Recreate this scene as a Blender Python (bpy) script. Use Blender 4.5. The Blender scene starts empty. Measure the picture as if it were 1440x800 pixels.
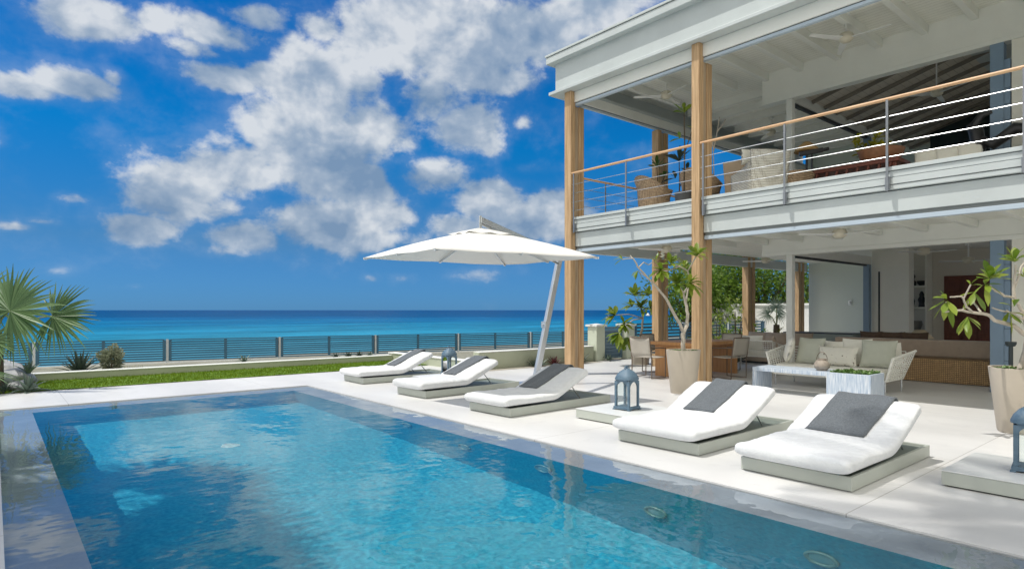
import bpy, bmesh, math, random
from mathutils import Vector, Matrix, noise
R = math.radians
PI = math.pi
rnd = random.Random(7)
sc = bpy.context.scene
COL = sc.collection

# ------------------------------------------------------------------ camera, sun, sky, exposure
EYE = 1.4
FOC = 870.0            # focal length in pixels of a 1440 wide frame
YAW = R(40)
cam = bpy.data.cameras.new('camera')
camo = bpy.data.objects.new('camera', cam)
COL.objects.link(camo)
sc.camera = camo
cam.sensor_width = 36
cam.lens = FOC / 1440 * 36
cam.shift_y = 36 / 1440
cam.clip_start = 0.05
cam.clip_end = 60000
camo.location = (0, 0, EYE)
camo.rotation_euler = (PI / 2, 0, -YAW)

SUN = Vector((0.40, -0.25, -1.0)).normalized()
sl = bpy.data.lights.new('sun', 'SUN')
sl.energy = 2.4
sl.angle = R(0.53)
sl.color = (1.0, 0.955, 0.88)
sl.cycles.is_caustics_light = True
suno = bpy.data.objects.new('sun', sl)
COL.objects.link(suno)
suno.rotation_euler = SUN.to_track_quat('-Z', 'Y').to_euler()
suno.location = (-8, 6, 25)

sc.render.engine = 'CYCLES'
sc.cycles.caustics_refractive = True
sc.cycles.caustics_reflective = False
sc.cycles.max_bounces = 10
sc.cycles.diffuse_bounces = 8
sc.cycles.glossy_bounces = 4
sc.cycles.transmission_bounces = 6
sc.cycles.transparent_max_bounces = 8
sc.cycles.sample_clamp_indirect = 6
sc.cycles.use_denoising = True
sc.view_settings.view_transform = 'Standard'
sc.view_settings.look = 'None'
sc.view_settings.exposure = 0.6
sc.view_settings.gamma = 1.0

SKY_STR = 0.15


def px_dir(u, v):
    a = (u - 720) / FOC
    return Vector((math.sin(YAW) + math.cos(YAW) * a, math.cos(YAW) - math.sin(YAW) * a, (436 - v) / FOC))


def build_world():
    w = bpy.data.worlds.new('World')
    sc.world = w
    w.use_nodes = True
    nt = w.node_tree
    nt.nodes.clear()
    N = nt.nodes.new
    L = nt.links.new

    def math_(op, a, b=None, c=None, clamp=False):
        n = N('ShaderNodeMath'); n.operation = op; n.use_clamp = clamp
        for i, x in enumerate((a, b, c)):
            if x is None: continue
            if isinstance(x, (int, float)): n.inputs[i].default_value = x
            else: L(x, n.inputs[i])
        return n.outputs[0]
    out = N('ShaderNodeOutputWorld'); bg = N('ShaderNodeBackground')
    L(bg.outputs[0], out.inputs[0])
    bg.inputs[1].default_value = SKY_STR
    sky = N('ShaderNodeTexSky')
    sky.sky_type = 'NISHITA'; sky.sun_disc = False
    sky.sun_elevation = math.asin(-SUN.z)
    sky.sun_rotation = math.atan2(-SUN.x, -SUN.y)
    sky.altitude = 0; sky.air_density = 1.0; sky.dust_density = 0.1; sky.ozone_density = 3.0
    tc = N('ShaderNodeTexCoord')
    sep = N('ShaderNodeSeparateXYZ'); L(tc.outputs['Generated'], sep.inputs[0])
    X, Y, Z = sep.outputs
    az = math_('ARCTAN2', X, Y)
    hyp = math_('SQRT', math_('ADD', math_('MULTIPLY', X, X), math_('MULTIPLY', Y, Y)))
    el = math_('ARCTAN2', Z, hyp)
    # clear blue: the physical sky, polarised by saturation, horizon kept from washing out
    hs = N('ShaderNodeHueSaturation'); L(sky.outputs[0], hs.inputs['Color'])
    hs.inputs['Saturation'].default_value = 1.0
    tint = N('ShaderNodeMix'); tint.data_type = 'RGBA'; tint.blend_type = 'MULTIPLY'
    tint.inputs[0].default_value = 1.0
    L(hs.outputs[0], tint.inputs[6])
    ramp = N('ShaderNodeValToRGB')
    L(math_('DIVIDE', el, 1.0), ramp.inputs[0])
    e = ramp.color_ramp.elements
    e[0].position = 0.0; e[0].color = TINT[0]
    e[1].position = 1.0; e[1].color = TINT[-1]
    for p, c in zip((0.1, 0.25, 0.5), TINT[1:4]):
        q = e.new(p); q.color = c
    L(ramp.outputs[0], tint.inputs[7])
    # clouds: soft lobes by compass bearing and height, broken up by noise
    S = 36 / 1440
    blobs = [  # u, v, half width, half height, weight
        (250, 268, 90, 45, 1), (330, 240, 80, 50, 1), (300, 290, 60, 30, .8), (400, 200, 60, 55, 1), (450, 130, 62, 62, 1), (440, 225, 100, 62, 1),
        (520, 190, 60, 60, .95), (520, 260, 40, 45, .9), (500, 110, 60, 60, .9), (560, 60, 80, 70, 1), (640, 70, 95, 62, 1), (730, 45, 110, 46, .95),
        (820, 18, 80, 28, .85), (600, 130, 60, 45, .8), (690, 110, 70, 26, .7),
        (130, 28, 78, 32, .95), (215, 30, 30, 20, .7), (300, 45, 66, 28, .85), (345, 20, 50, 22, .8), (300, 105, 66, 22, .85), (380, 108, 50, 20, .75), (275, 70, 50, 22, .7),
        (30, 122, 60, 20, .9), (110, 118, 66, 20, .9), (160, 112, 22, 14, .7), (460, 40, 40, 30, .6),
        (655, 180, 48, 34, .85), (690, 205, 26, 18, .6), (735, 172, 18, 12, .5), (605, 248, 62, 26, .8), (750, 238, 40, 8, .5),
        (195, 320, 50, 20, .95), (350, 330, 60, 26, .95), (430, 312, 80, 36, 1), (320, 350, 40, 12, .6), (540, 305, 40, 24, .95), (500, 335, 90, 22, .8), (580, 340, 40, 20, .6),
        (690, 280, 44, 30, 1.0), (720, 310, 60, 30, .85), (640, 318, 40, 20, .7), (785, 300, 50, 32, .95), (110, 278, 30, 11, .55), (15, 318, 30, 7, .5), (60, 312, 26, 5, .4),
        (75, 382, 34, 8, .42), (570, 392, 20, 9, .55), (660, 388, 50, 11, .5), (525, 392, 12, 6, .5), (180, 404, 30, 6, .42), (900, 225, 40, 22, .5), (960, 140, 60, 40, .5), (870, 285, 30, 20, .5),
        (-120, 200, 120, 70, .9), (-260, 330, 160, 30, .8), (300, -90, 200, 60, 1), (760, -90, 160, 60, .9), (40, -130, 130, 50, .9), (1150, -60, 200, 80, .9),
    ]
    tot = None; hsum = None; wsum = None
    for (u, v, su, sv, wt) in blobs:
        d = px_dir(u, v)
        a0 = math.atan2(d.x, d.y); e0 = math.atan2(d.z, math.hypot(d.x, d.y))
        d1 = px_dir(u + su, v); sa = abs(math.atan2(d1.x, d1.y) - a0) * 1.15
        d2 = px_dir(u, v - sv); se = abs(math.atan2(d2.z, math.hypot(d2.x, d2.y)) - e0) * 1.15
        da = math_('MULTIPLY', math_('SUBTRACT', az, a0), 1 / sa)
        de = math_('MULTIPLY', math_('SUBTRACT', el, e0), 1 / se)
        r2 = math_('ADD', math_('MULTIPLY', da, da), math_('MULTIPLY', de, de))
        g = math_('MULTIPLY', math_('POWER', 2.718, math_('MULTIPLY', r2, -0.9)), wt)
        # height within the cloud, from base to top, blended over neighbouring billows; the sun stands to the left
        h = math_('SUBTRACT', de, math_('MULTIPLY', da, 0.45))
        gh = math_('MULTIPLY', g, h)
        tot = g if tot is None else math_('MAXIMUM', tot, g)
        hsum = gh if hsum is None else math_('ADD', hsum, gh)
        wsum = g if wsum is None else math_('ADD', wsum, g)
    height = math_('DIVIDE', hsum, math_('ADD', wsum, 0.02))
    # unseen cloud cover added behind the view as neutral fill for the shade
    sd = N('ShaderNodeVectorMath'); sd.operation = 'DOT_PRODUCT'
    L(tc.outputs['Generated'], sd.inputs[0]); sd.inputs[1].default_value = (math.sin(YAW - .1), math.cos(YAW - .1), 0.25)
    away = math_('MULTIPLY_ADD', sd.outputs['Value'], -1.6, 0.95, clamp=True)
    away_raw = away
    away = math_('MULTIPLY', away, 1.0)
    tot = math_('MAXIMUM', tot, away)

    def fbm(scale, detail, rough, off, dist=0.0, squash=1.5):
        mp = N('ShaderNodeMapping'); L(tc.outputs['Generated'], mp.inputs[0])
        mp.inputs['Location'].default_value = off
        mp.inputs['Scale'].default_value = (1, 1, squash)
        n = N('ShaderNodeTexNoise'); L(mp.outputs[0], n.inputs['Vector'])
        n.inputs['Scale'].default_value = scale; n.inputs['Detail'].default_value = detail
        n.inputs['Roughness'].default_value = rough; n.inputs['Distortion'].default_value = dist
        return n.outputs[0]
    n1 = fbm(8.0, 10, 0.56, (3.1, 0.2, 1.7), 0.15, 1.2)
    n1s = fbm(8.0, 4, 0.5, (3.1, 0.2, 1.7), 0.15, 1.2)
    n2 = fbm(8.0, 4, 0.5, (3.1 + 0.014, 0.2 + 0.006, 1.7 - 0.034), 0.15, 1.2)   # the same billows seen a little nearer the sun
    n3 = fbm(34.0, 8, 0.62, (0.4, 2.2, 0.9), 0.3)
    n4 = fbm(3.2, 6, 0.55, (1.4, 5.2, 0.3), 0.6, 2.2)
    nz = math_('ADD', math_('MULTIPLY', math_('SUBTRACT', n1, 0.5), 1.7), math_('MULTIPLY', math_('SUBTRACT', n3, 0.5), 0.46))
    dn = math_('ADD', tot, nz)
    mr = N('ShaderNodeMapRange'); mr.interpolation_type = 'SMOOTHSTEP'
    L(dn, mr.inputs[0]); mr.inputs[1].default_value = 0.30; mr.inputs[2].default_value = 0.68
    veil = N('ShaderNodeMapRange'); veil.interpolation_type = 'SMOOTHSTEP'
    L(math_('ADD', dn, math_('MULTIPLY', math_('SUBTRACT', n4, 0.5), 0.8)), veil.inputs[0]); veil.inputs[1].default_value = 0.0; veil.inputs[2].default_value = 0.9; veil.inputs[4].default_value = 0.28
    dens = math_('MAXIMUM', mr.outputs[0], veil.outputs[0])
    lit = math_('MULTIPLY_ADD', math_('SUBTRACT', n1s, n2), 3.7, 0.52)
    lit = math_('ADD', lit, math_('ADD', math_('MULTIPLY', height, 0.25), math_('MULTIPLY', math_('SUBTRACT', n1, n1s), 2.2)))
    lit = math_('ADD', lit, math_('MULTIPLY', math_('SUBTRACT', n3, 0.5), 0.75))
    thick = N('ShaderNodeMapRange'); L(dn, thick.inputs[0])
    thick.inputs[1].default_value = 0.4; thick.inputs[2].default_value = 1.5; thick.inputs[3].default_value = 0.10; thick.inputs[4].default_value = -0.10
    lit = math_('ADD', lit, thick.outputs[0], clamp=True)
    cr = N('ShaderNodeValToRGB'); L(lit, cr.inputs[0])
    c = cr.color_ramp.elements
    c[0].position = 0.02; c[0].color = CLOUD[0]
    c[1].position = 1.0; c[1].color = CLOUD[2]
    q = c.new(0.5); q.color = CLOUD[1]
    mix = N('ShaderNodeMix'); mix.data_type = 'RGBA'
    fade = N('ShaderNodeMapRange'); L(el, fade.inputs[0])
    fade.inputs[1].default_value = 0.0; fade.inputs[2].default_value = 0.12; fade.inputs[3].default_value = 0.35; fade.inputs[4].default_value = 0.93
    L(math_('MULTIPLY', dens, fade.outputs[0]), mix.inputs[0])
    # the added rear cloud is whitened and brightened to strengthen its fill light
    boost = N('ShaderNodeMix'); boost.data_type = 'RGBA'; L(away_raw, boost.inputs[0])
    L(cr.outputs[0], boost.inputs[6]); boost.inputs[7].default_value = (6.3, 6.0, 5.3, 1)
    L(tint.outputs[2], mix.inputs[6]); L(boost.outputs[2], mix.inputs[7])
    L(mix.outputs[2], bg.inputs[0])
    w.cycles.sampling_method = 'MANUAL'
    w.cycles.sample_map_resolution = 1024


TINT = [(0.055, 0.175, 0.46, 1), (0.068, 0.19, 0.34, 1), (0.008, 0.255, 0.45, 1), (0.003, 0.25, 0.50, 1), (0.35, 0.50, 0.62, 1)]
CLOUD = [(0.90, 1.36, 2.02, 1), (1.62, 2.0, 2.5, 1), (3.15, 3.3, 3.45, 1)]
build_world()

# ------------------------------------------------------------------ materials
MATS = {}


def mat(name, col, rough=0.5, var=0.08, vscale=4.0, bump=0.0, bscale=60.0, metal=0.0, spec=0.5, stretch=(1, 1, 1), col2=None, sheen=0.0, sub=0.0, detail=6, tex='noise', bdist=0.01):
    if name in MATS: return MATS[name]
    m = bpy.data.materials.new(name); m.use_nodes = True
    nt = m.node_tree; N = nt.nodes.new; L = nt.links.new
    p = nt.nodes['Principled BSDF']
    p.inputs['Roughness'].default_value = rough
    p.inputs['Metallic'].default_value = metal
    p.inputs['Specular IOR Level'].default_value = spec
    if sheen: p.inputs['Sheen Weight'].default_value = sheen
    tc = N('ShaderNodeTexCoord'); mp = N('ShaderNodeMapping'); L(tc.outputs['Object'], mp.inputs[0])
    mp.inputs['Scale'].default_value = stretch
    n = N('ShaderNodeTexNoise'); L(mp.outputs[0], n.inputs['Vector'])
    n.inputs['Scale'].default_value = vscale; n.inputs['Detail'].default_value = detail; n.inputs['Roughness'].default_value = 0.6
    r = N('ShaderNodeValToRGB'); L(n.outputs[0], r.inputs[0])
    lo = tuple(max(0, c * (1 - var)) for c in col); hi = tuple(min(1, c * (1 + var)) for c in col)
    if col2: lo, hi = col, col2
    e = r.color_ramp.elements
    e[0].position = 0.3; e[0].color = (*lo, 1); e[1].position = 0.7; e[1].color = (*hi, 1)
    L(r.outputs[0], p.inputs['Base Color'])
    rr = N('ShaderNodeMapRange'); L(n.outputs[0], rr.inputs[0])
    rr.inputs[3].default_value = max(0.02, rough - 0.08); rr.inputs[4].default_value = min(1, rough + 0.08)
    L(rr.outputs[0], p.inputs['Roughness'])
    if bump:
        if tex == 'weave':
            a = N('ShaderNodeTexWave'); a.bands_direction = 'X'; b = N('ShaderNodeTexWave'); b.bands_direction = 'Z'
            y = N('ShaderNodeTexWave'); y.bands_direction = 'Y'
            for t in (a, b, y):
                L(tc.outputs['Object'], t.inputs['Vector']); t.inputs['Scale'].default_value = bscale
            mx = N('ShaderNodeMath'); mx.operation = 'MAXIMUM'; L(a.outputs['Fac'], mx.inputs[0]); L(y.outputs['Fac'], mx.inputs[1])
            mm = N('ShaderNodeMath'); mm.operation = 'MULTIPLY'; L(mx.outputs[0], mm.inputs[0]); L(b.outputs['Fac'], mm.inputs[1])
            hgt = mm.outputs[0]
            mc = N('ShaderNodeMix'); mc.data_type = 'RGBA'; mc.blend_type = 'MULTIPLY'; mc.inputs[0].default_value = 1
            r2 = N('ShaderNodeValToRGB'); L(hgt, r2.inputs[0])
            r2.color_ramp.elements[0].color = (.45, .43, .4, 1); r2.color_ramp.elements[1].position = .55
            L(r.outputs[0], mc.inputs[6]); L(r2.outputs[0], mc.inputs[7]); L(mc.outputs[2], p.inputs['Base Color'])
        else:
            b = N('ShaderNodeTexNoise'); L(mp.outputs[0], b.inputs['Vector'])
            b.inputs['Scale'].default_value = bscale; b.inputs['Detail'].default_value = 4
            hgt = b.outputs[0]
        bp = N('ShaderNodeBump'); L(hgt, bp.inputs['Height'])
        bp.inputs['Strength'].default_value = bump; bp.inputs['Distance'].default_value = bdist
        L(bp.outputs[0], p.inputs['Normal'])
    MATS[name] = m
    return m


def leaf_mat(name, c1, c2, rough=0.45, trans=0.35):
    if name in MATS: return MATS[name]
    m = bpy.data.materials.new(name); m.use_nodes = True
    nt = m.node_tree; N = nt.nodes.new; L = nt.links.new
    p = nt.nodes['Principled BSDF']; out = nt.nodes['Material Output']
    p.inputs['Roughness'].default_value = rough
    g = N('ShaderNodeNewGeometry'); r = N('ShaderNodeValToRGB')
    L(g.outputs['Random Per Island'], r.inputs[0])
    r.color_ramp.elements[0].color = (*c1, 1); r.color_ramp.elements[1].color = (*c2, 1)
    L(r.outputs[0], p.inputs['Base Color'])
    t = N('ShaderNodeBsdfTranslucent'); L(r.outputs[0], t.inputs[0])
    mx = N('ShaderNodeMixShader'); mx.inputs[0].default_value = trans
    L(p.outputs[0], mx.inputs[1]); L(t.outputs[0], mx.inputs[2]); L(mx.outputs[0], out.inputs[0])
    MATS[name] = m
    return m


def board_mat(name, col, axis, pitch, rough=0.5, groove=0.5, gap=0.06, var=0.05):
    """painted boards: thin dark grooves at a fixed pitch along one axis"""
    if name in MATS: return MATS[name]
    m = mat(name, col, rough, var, 3.0)
    nt = m.node_tree; N = nt.nodes.new; L = nt.links.new
    p = nt.nodes['Principled BSDF']
    tc = N('ShaderNodeTexCoord'); s = N('ShaderNodeSeparateXYZ'); L(tc.outputs['Object'], s.inputs[0])
    a = N('ShaderNodeMath'); a.operation = 'DIVIDE'; L(s.outputs[axis], a.inputs[0]); a.inputs[1].default_value = pitch
    f = N('ShaderNodeMath'); f.operation = 'FRACT'; L(a.outputs[0], f.inputs[0])
    c = N('ShaderNodeMath'); c.operation = 'LESS_THAN'; L(f.outputs[0], c.inputs[0]); c.inputs[1].default_value = gap
    b = N('ShaderNodeBump'); b.invert = True; b.inputs['Distance'].default_value = 0.02; b.inputs['Strength'].default_value = groove
    L(c.outputs[0], b.inputs['Height']); L(b.outputs[0], p.inputs['Normal'])
    old = p.inputs['Base Color'].links[0].from_socket
    mc = N('ShaderNodeMix'); mc.data_type = 'RGBA'; mc.blend_type = 'MULTIPLY'
    k = N('ShaderNodeMath'); k.operation = 'MULTIPLY'; k.inputs[1].default_value = groove
    L(c.outputs[0], k.inputs[0]); L(k.outputs[0], mc.inputs[0])
    L(old, mc.inputs[6]); mc.inputs[7].default_value = (.35, .35, .33, 1)
    L(mc.outputs[2], p.inputs['Base Color'])
    return m


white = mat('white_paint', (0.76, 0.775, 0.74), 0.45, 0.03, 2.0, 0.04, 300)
white_ext = mat('dimmed_white_paint', (0.49, 0.535, 0.54), 0.55, 0.07, 1.3, 0.05, 200)  # outdoor copy of the white paint, darkened to offset strong light on the facade
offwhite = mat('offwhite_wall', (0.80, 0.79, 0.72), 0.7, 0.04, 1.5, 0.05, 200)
soffit = board_mat('soffit_boards', (0.83, 0.83, 0.77), 0, 0.11, 0.5, 0.6)
ceil_room = board_mat('room_ceiling', (0.60, 0.55, 0.47), 1, 0.14, 0.6, 0.6)
plaster = mat('garden_plaster', (0.38, 0.41, 0.31), 0.8, 0.10, 1.2, 0.1, 80, detail=10)
pillarm = mat('pillar_plaster', (0.54, 0.58, 0.47), 0.8, 0.08, 1.2, 0.1, 80, detail=10)
whitewall = mat('white_render', (0.72, 0.73, 0.70), 0.7, 0.05, 1.2, 0.05, 80)
deckm = mat('deck_stone', (0.62, 0.62, 0.615), 0.38, 0.10, 0.9, 0.05, 90, stretch=(1, .35, 1), spec=0.35, detail=12)
woodm = mat('cedar', (0.30, 0.18, 0.085), 0.6, 0, 7, 0.2, 30, stretch=(5, 5, 0.22), col2=(0.62, 0.43, 0.245), detail=10)
woodgrey = mat('weathered_cedar', (0.30, 0.22, 0.14), 0.6, 0, 7, 0.12, 30, stretch=(5, 5, 0.25), col2=(0.46, 0.36, 0.25))
railwood = mat('rail_teak', (0.52, 0.30, 0.15), 0.4, 0, 5, 0.05, 40, stretch=(4, .3, 4), col2=(0.66, 0.44, 0.26))
tablewood = mat('table_teak', (0.40, 0.19, 0.07), 0.45, 0, 6, 0.06, 30, stretch=(4, 4, 0.4), col2=(0.52, 0.28, 0.11))
darkwood = mat('dark_red_wood', (0.10, 0.022, 0.012), 0.5, 0, 5, 0.3, 24, stretch=(1, 6, 1), col2=(0.17, 0.045, 0.022))
rail_steel = mat('rail_steel', (0.26, 0.28, 0.31), 0.35, 0.08, 8, metal=0.9)
steel = mat('steel', (0.55, 0.57, 0.58), 0.28, 0.05, 8, metal=1.0)
alum = mat('aluminium', (0.60, 0.64, 0.68), 0.35, 0.05, 5, metal=0.85)
blue_alu = mat('pale_blue_track', (0.42, 0.50, 0.58), 0.4, 0.04, 3)
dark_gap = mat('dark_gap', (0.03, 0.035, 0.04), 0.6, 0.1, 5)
slate_blue = mat('slate_blue_paint', (0.20, 0.29, 0.40), 0.45, 0.05, 3)
fence_blue = mat('fence_blue', (0.03, 0.105, 0.175), 0.45, 0.08, 3)
gate_blue = mat('gate_blue', (0.12, 0.20, 0.27), 0.5, 0.08, 3)
terry = mat('white_terry', (0.66, 0.68, 0.70), 0.9, 0.05, 14, 1.0, 80, spec=0.2, sheen=0.3, bdist=0.004)
towelm = mat('charcoal_terry', (0.105, 0.12, 0.135), 0.95, 0.28, 60, 0.8, 220, spec=0.15, sheen=0.25, bdist=0.005)
basegrey = mat('lounger_base', (0.42, 0.45, 0.41), 0.45, 0.05, 3, 0.02, 100)
basetop = mat('lounger_tray', (0.16, 0.19, 0.17), 0.6, 0.1, 5)
tabletopw = mat('table_white', (0.66, 0.68, 0.68), 0.35, 0.03, 2)
canvas = mat('canvas_white', (0.80, 0.80, 0.785), 0.9, 0.02, 3, 0.15, 260, spec=0.1)
_nt = canvas.node_tree; _t = _nt.nodes.new('ShaderNodeBsdfTranslucent'); _t.inputs[0].default_value = (.82, .81, .77, 1)
_m = _nt.nodes.new('ShaderNodeMixShader'); _m.inputs[0].default_value = .2
_nt.links.new(_nt.nodes['Principled BSDF'].outputs[0], _m.inputs[1]); _nt.links.new(_t.outputs[0], _m.inputs[2]); _nt.links.new(_m.outputs[0], _nt.nodes['Material Output'].inputs[0])
lantern_m = mat('lantern_blue', (0.06, 0.115, 0.17), 0.55, 0, 9, 0.3, 40, col2=(0.13, 0.20, 0.27))
potm = mat('pot_taupe', (0.45, 0.40, 0.33), 0.7, 0.06, 3, 0.08, 90)
soilm = mat('soil', (0.05, 0.035, 0.025), 0.95, 0.4, 30, 0.6, 50)
barkm = mat('pale_bark', (0.36, 0.32, 0.26), 0.8, 0, 14, 0.5, 60, col2=(0.52, 0.47, 0.40))
darkbark = mat('dark_bark', (0.10, 0.075, 0.05), 0.9, 0.3, 14, 0.5, 40)
ropem = mat('white_rope', (0.80, 0.80, 0.75), 0.7, 0.05, 30, 0.3, 150)
cushm = mat('cream_cushion', (0.78, 0.77, 0.70), 0.95, 0.04, 10, 0.3, 300, spec=0.15, sheen=0.2)
sagem = mat('sage_cushion', (0.46, 0.48, 0.41), 0.95, 0.05, 10, 0.3, 300, spec=0.15, sheen=0.2)
taupem = mat('taupe_fabric', (0.42, 0.34, 0.27), 0.95, 0.07, 8, 0.3, 200, spec=0.15, sheen=0.2)
brownc = mat('brown_fabric', (0.11, 0.075, 0.055), 0.95, 0.15, 8, 0.3, 200, spec=0.15)
wickerm = mat('honey_wicker', (0.58, 0.38, 0.19), 0.6, 0.2, 12, 1.0, 9, tex='weave')
wicker2 = mat('brown_wicker', (0.50, 0.37, 0.25), 0.6, 0.2, 12, 1.0, 11, tex='weave')
wicker3 = mat('white_wicker', (0.80, 0.80, 0.75), 0.6, 0.05, 12, 1.0, 11, tex='weave')
slingm = mat('sling_grey', (0.42, 0.39, 0.34), 0.8, 0.05, 6, 0.3, 300)
chairframe = mat('bronze_frame', (0.16, 0.12, 0.09), 0.4, 0.1, 6, metal=0.5)
washm = mat('whitewash_slab', (0.24, 0.34, 0.48), 0.4, 0, 9, 0.1, 30, stretch=(6, 6, 0.5), col2=(0.66, 0.70, 0.75))
stonem = mat('rock', (0.22, 0.23, 0.24), 0.85, 0, 5, 0.8, 18, col2=(0.40, 0.41, 0.42))
blackm = mat('black_bronze', (0.012, 0.013, 0.016), 0.35, 0.2, 6, 0.2, 20)
fanm = mat('fan_white', (0.72, 0.73, 0.72), 0.4, 0.03, 5)
fanbody = mat('fan_motor', (0.62, 0.58, 0.47), 0.4, 0.04, 5)
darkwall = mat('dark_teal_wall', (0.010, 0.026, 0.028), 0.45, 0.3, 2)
jarm = mat('clay_jar', (0.30, 0.26, 0.22), 0.75, 0.3, 16, 0.3, 40)
shadem = mat('lamp_shade_linen', (0.62, 0.52, 0.36), 0.9, 0.04, 20)
shadeo = mat('lamp_shade_amber', (0.50, 0.32, 0.14), 0.9, 0.04, 20)
bowlwood = mat('bowl_wood', (0.26, 0.12, 0.06), 0.5, 0.25, 10, 0.2, 30)
greystone = mat('grey_stone_tub', (0.30, 0.34, 0.31), 0.6, 0.06, 4)
navy = mat('navy_top', (0.02, 0.03, 0.06), 0.3, 0.1, 4)


def glass_mat():
    m = bpy.data.materials.new('thin_glass'); m.use_nodes = True
    nt = m.node_tree; nt.nodes.clear(); N = nt.nodes.new; L = nt.links.new
    o = N('ShaderNodeOutputMaterial'); t = N('ShaderNodeBsdfTransparent'); g = N('ShaderNodeBsdfGlossy')
    t.inputs[0].default_value = (.93, .97, .97, 1); g.inputs['Roughness'].default_value = 0.02
    f = N('ShaderNodeFresnel'); f.inputs[0].default_value = 1.45
    m_ = N('ShaderNodeMixShader'); L(f.outputs[0], m_.inputs[0]); L(t.outputs[0], m_.inputs[1]); L(g.outputs[0], m_.inputs[2])
    L(m_.outputs[0], o.inputs[0])
    return m


glass = glass_mat()

# ------------------------------------------------------------------ mesh helpers


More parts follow.
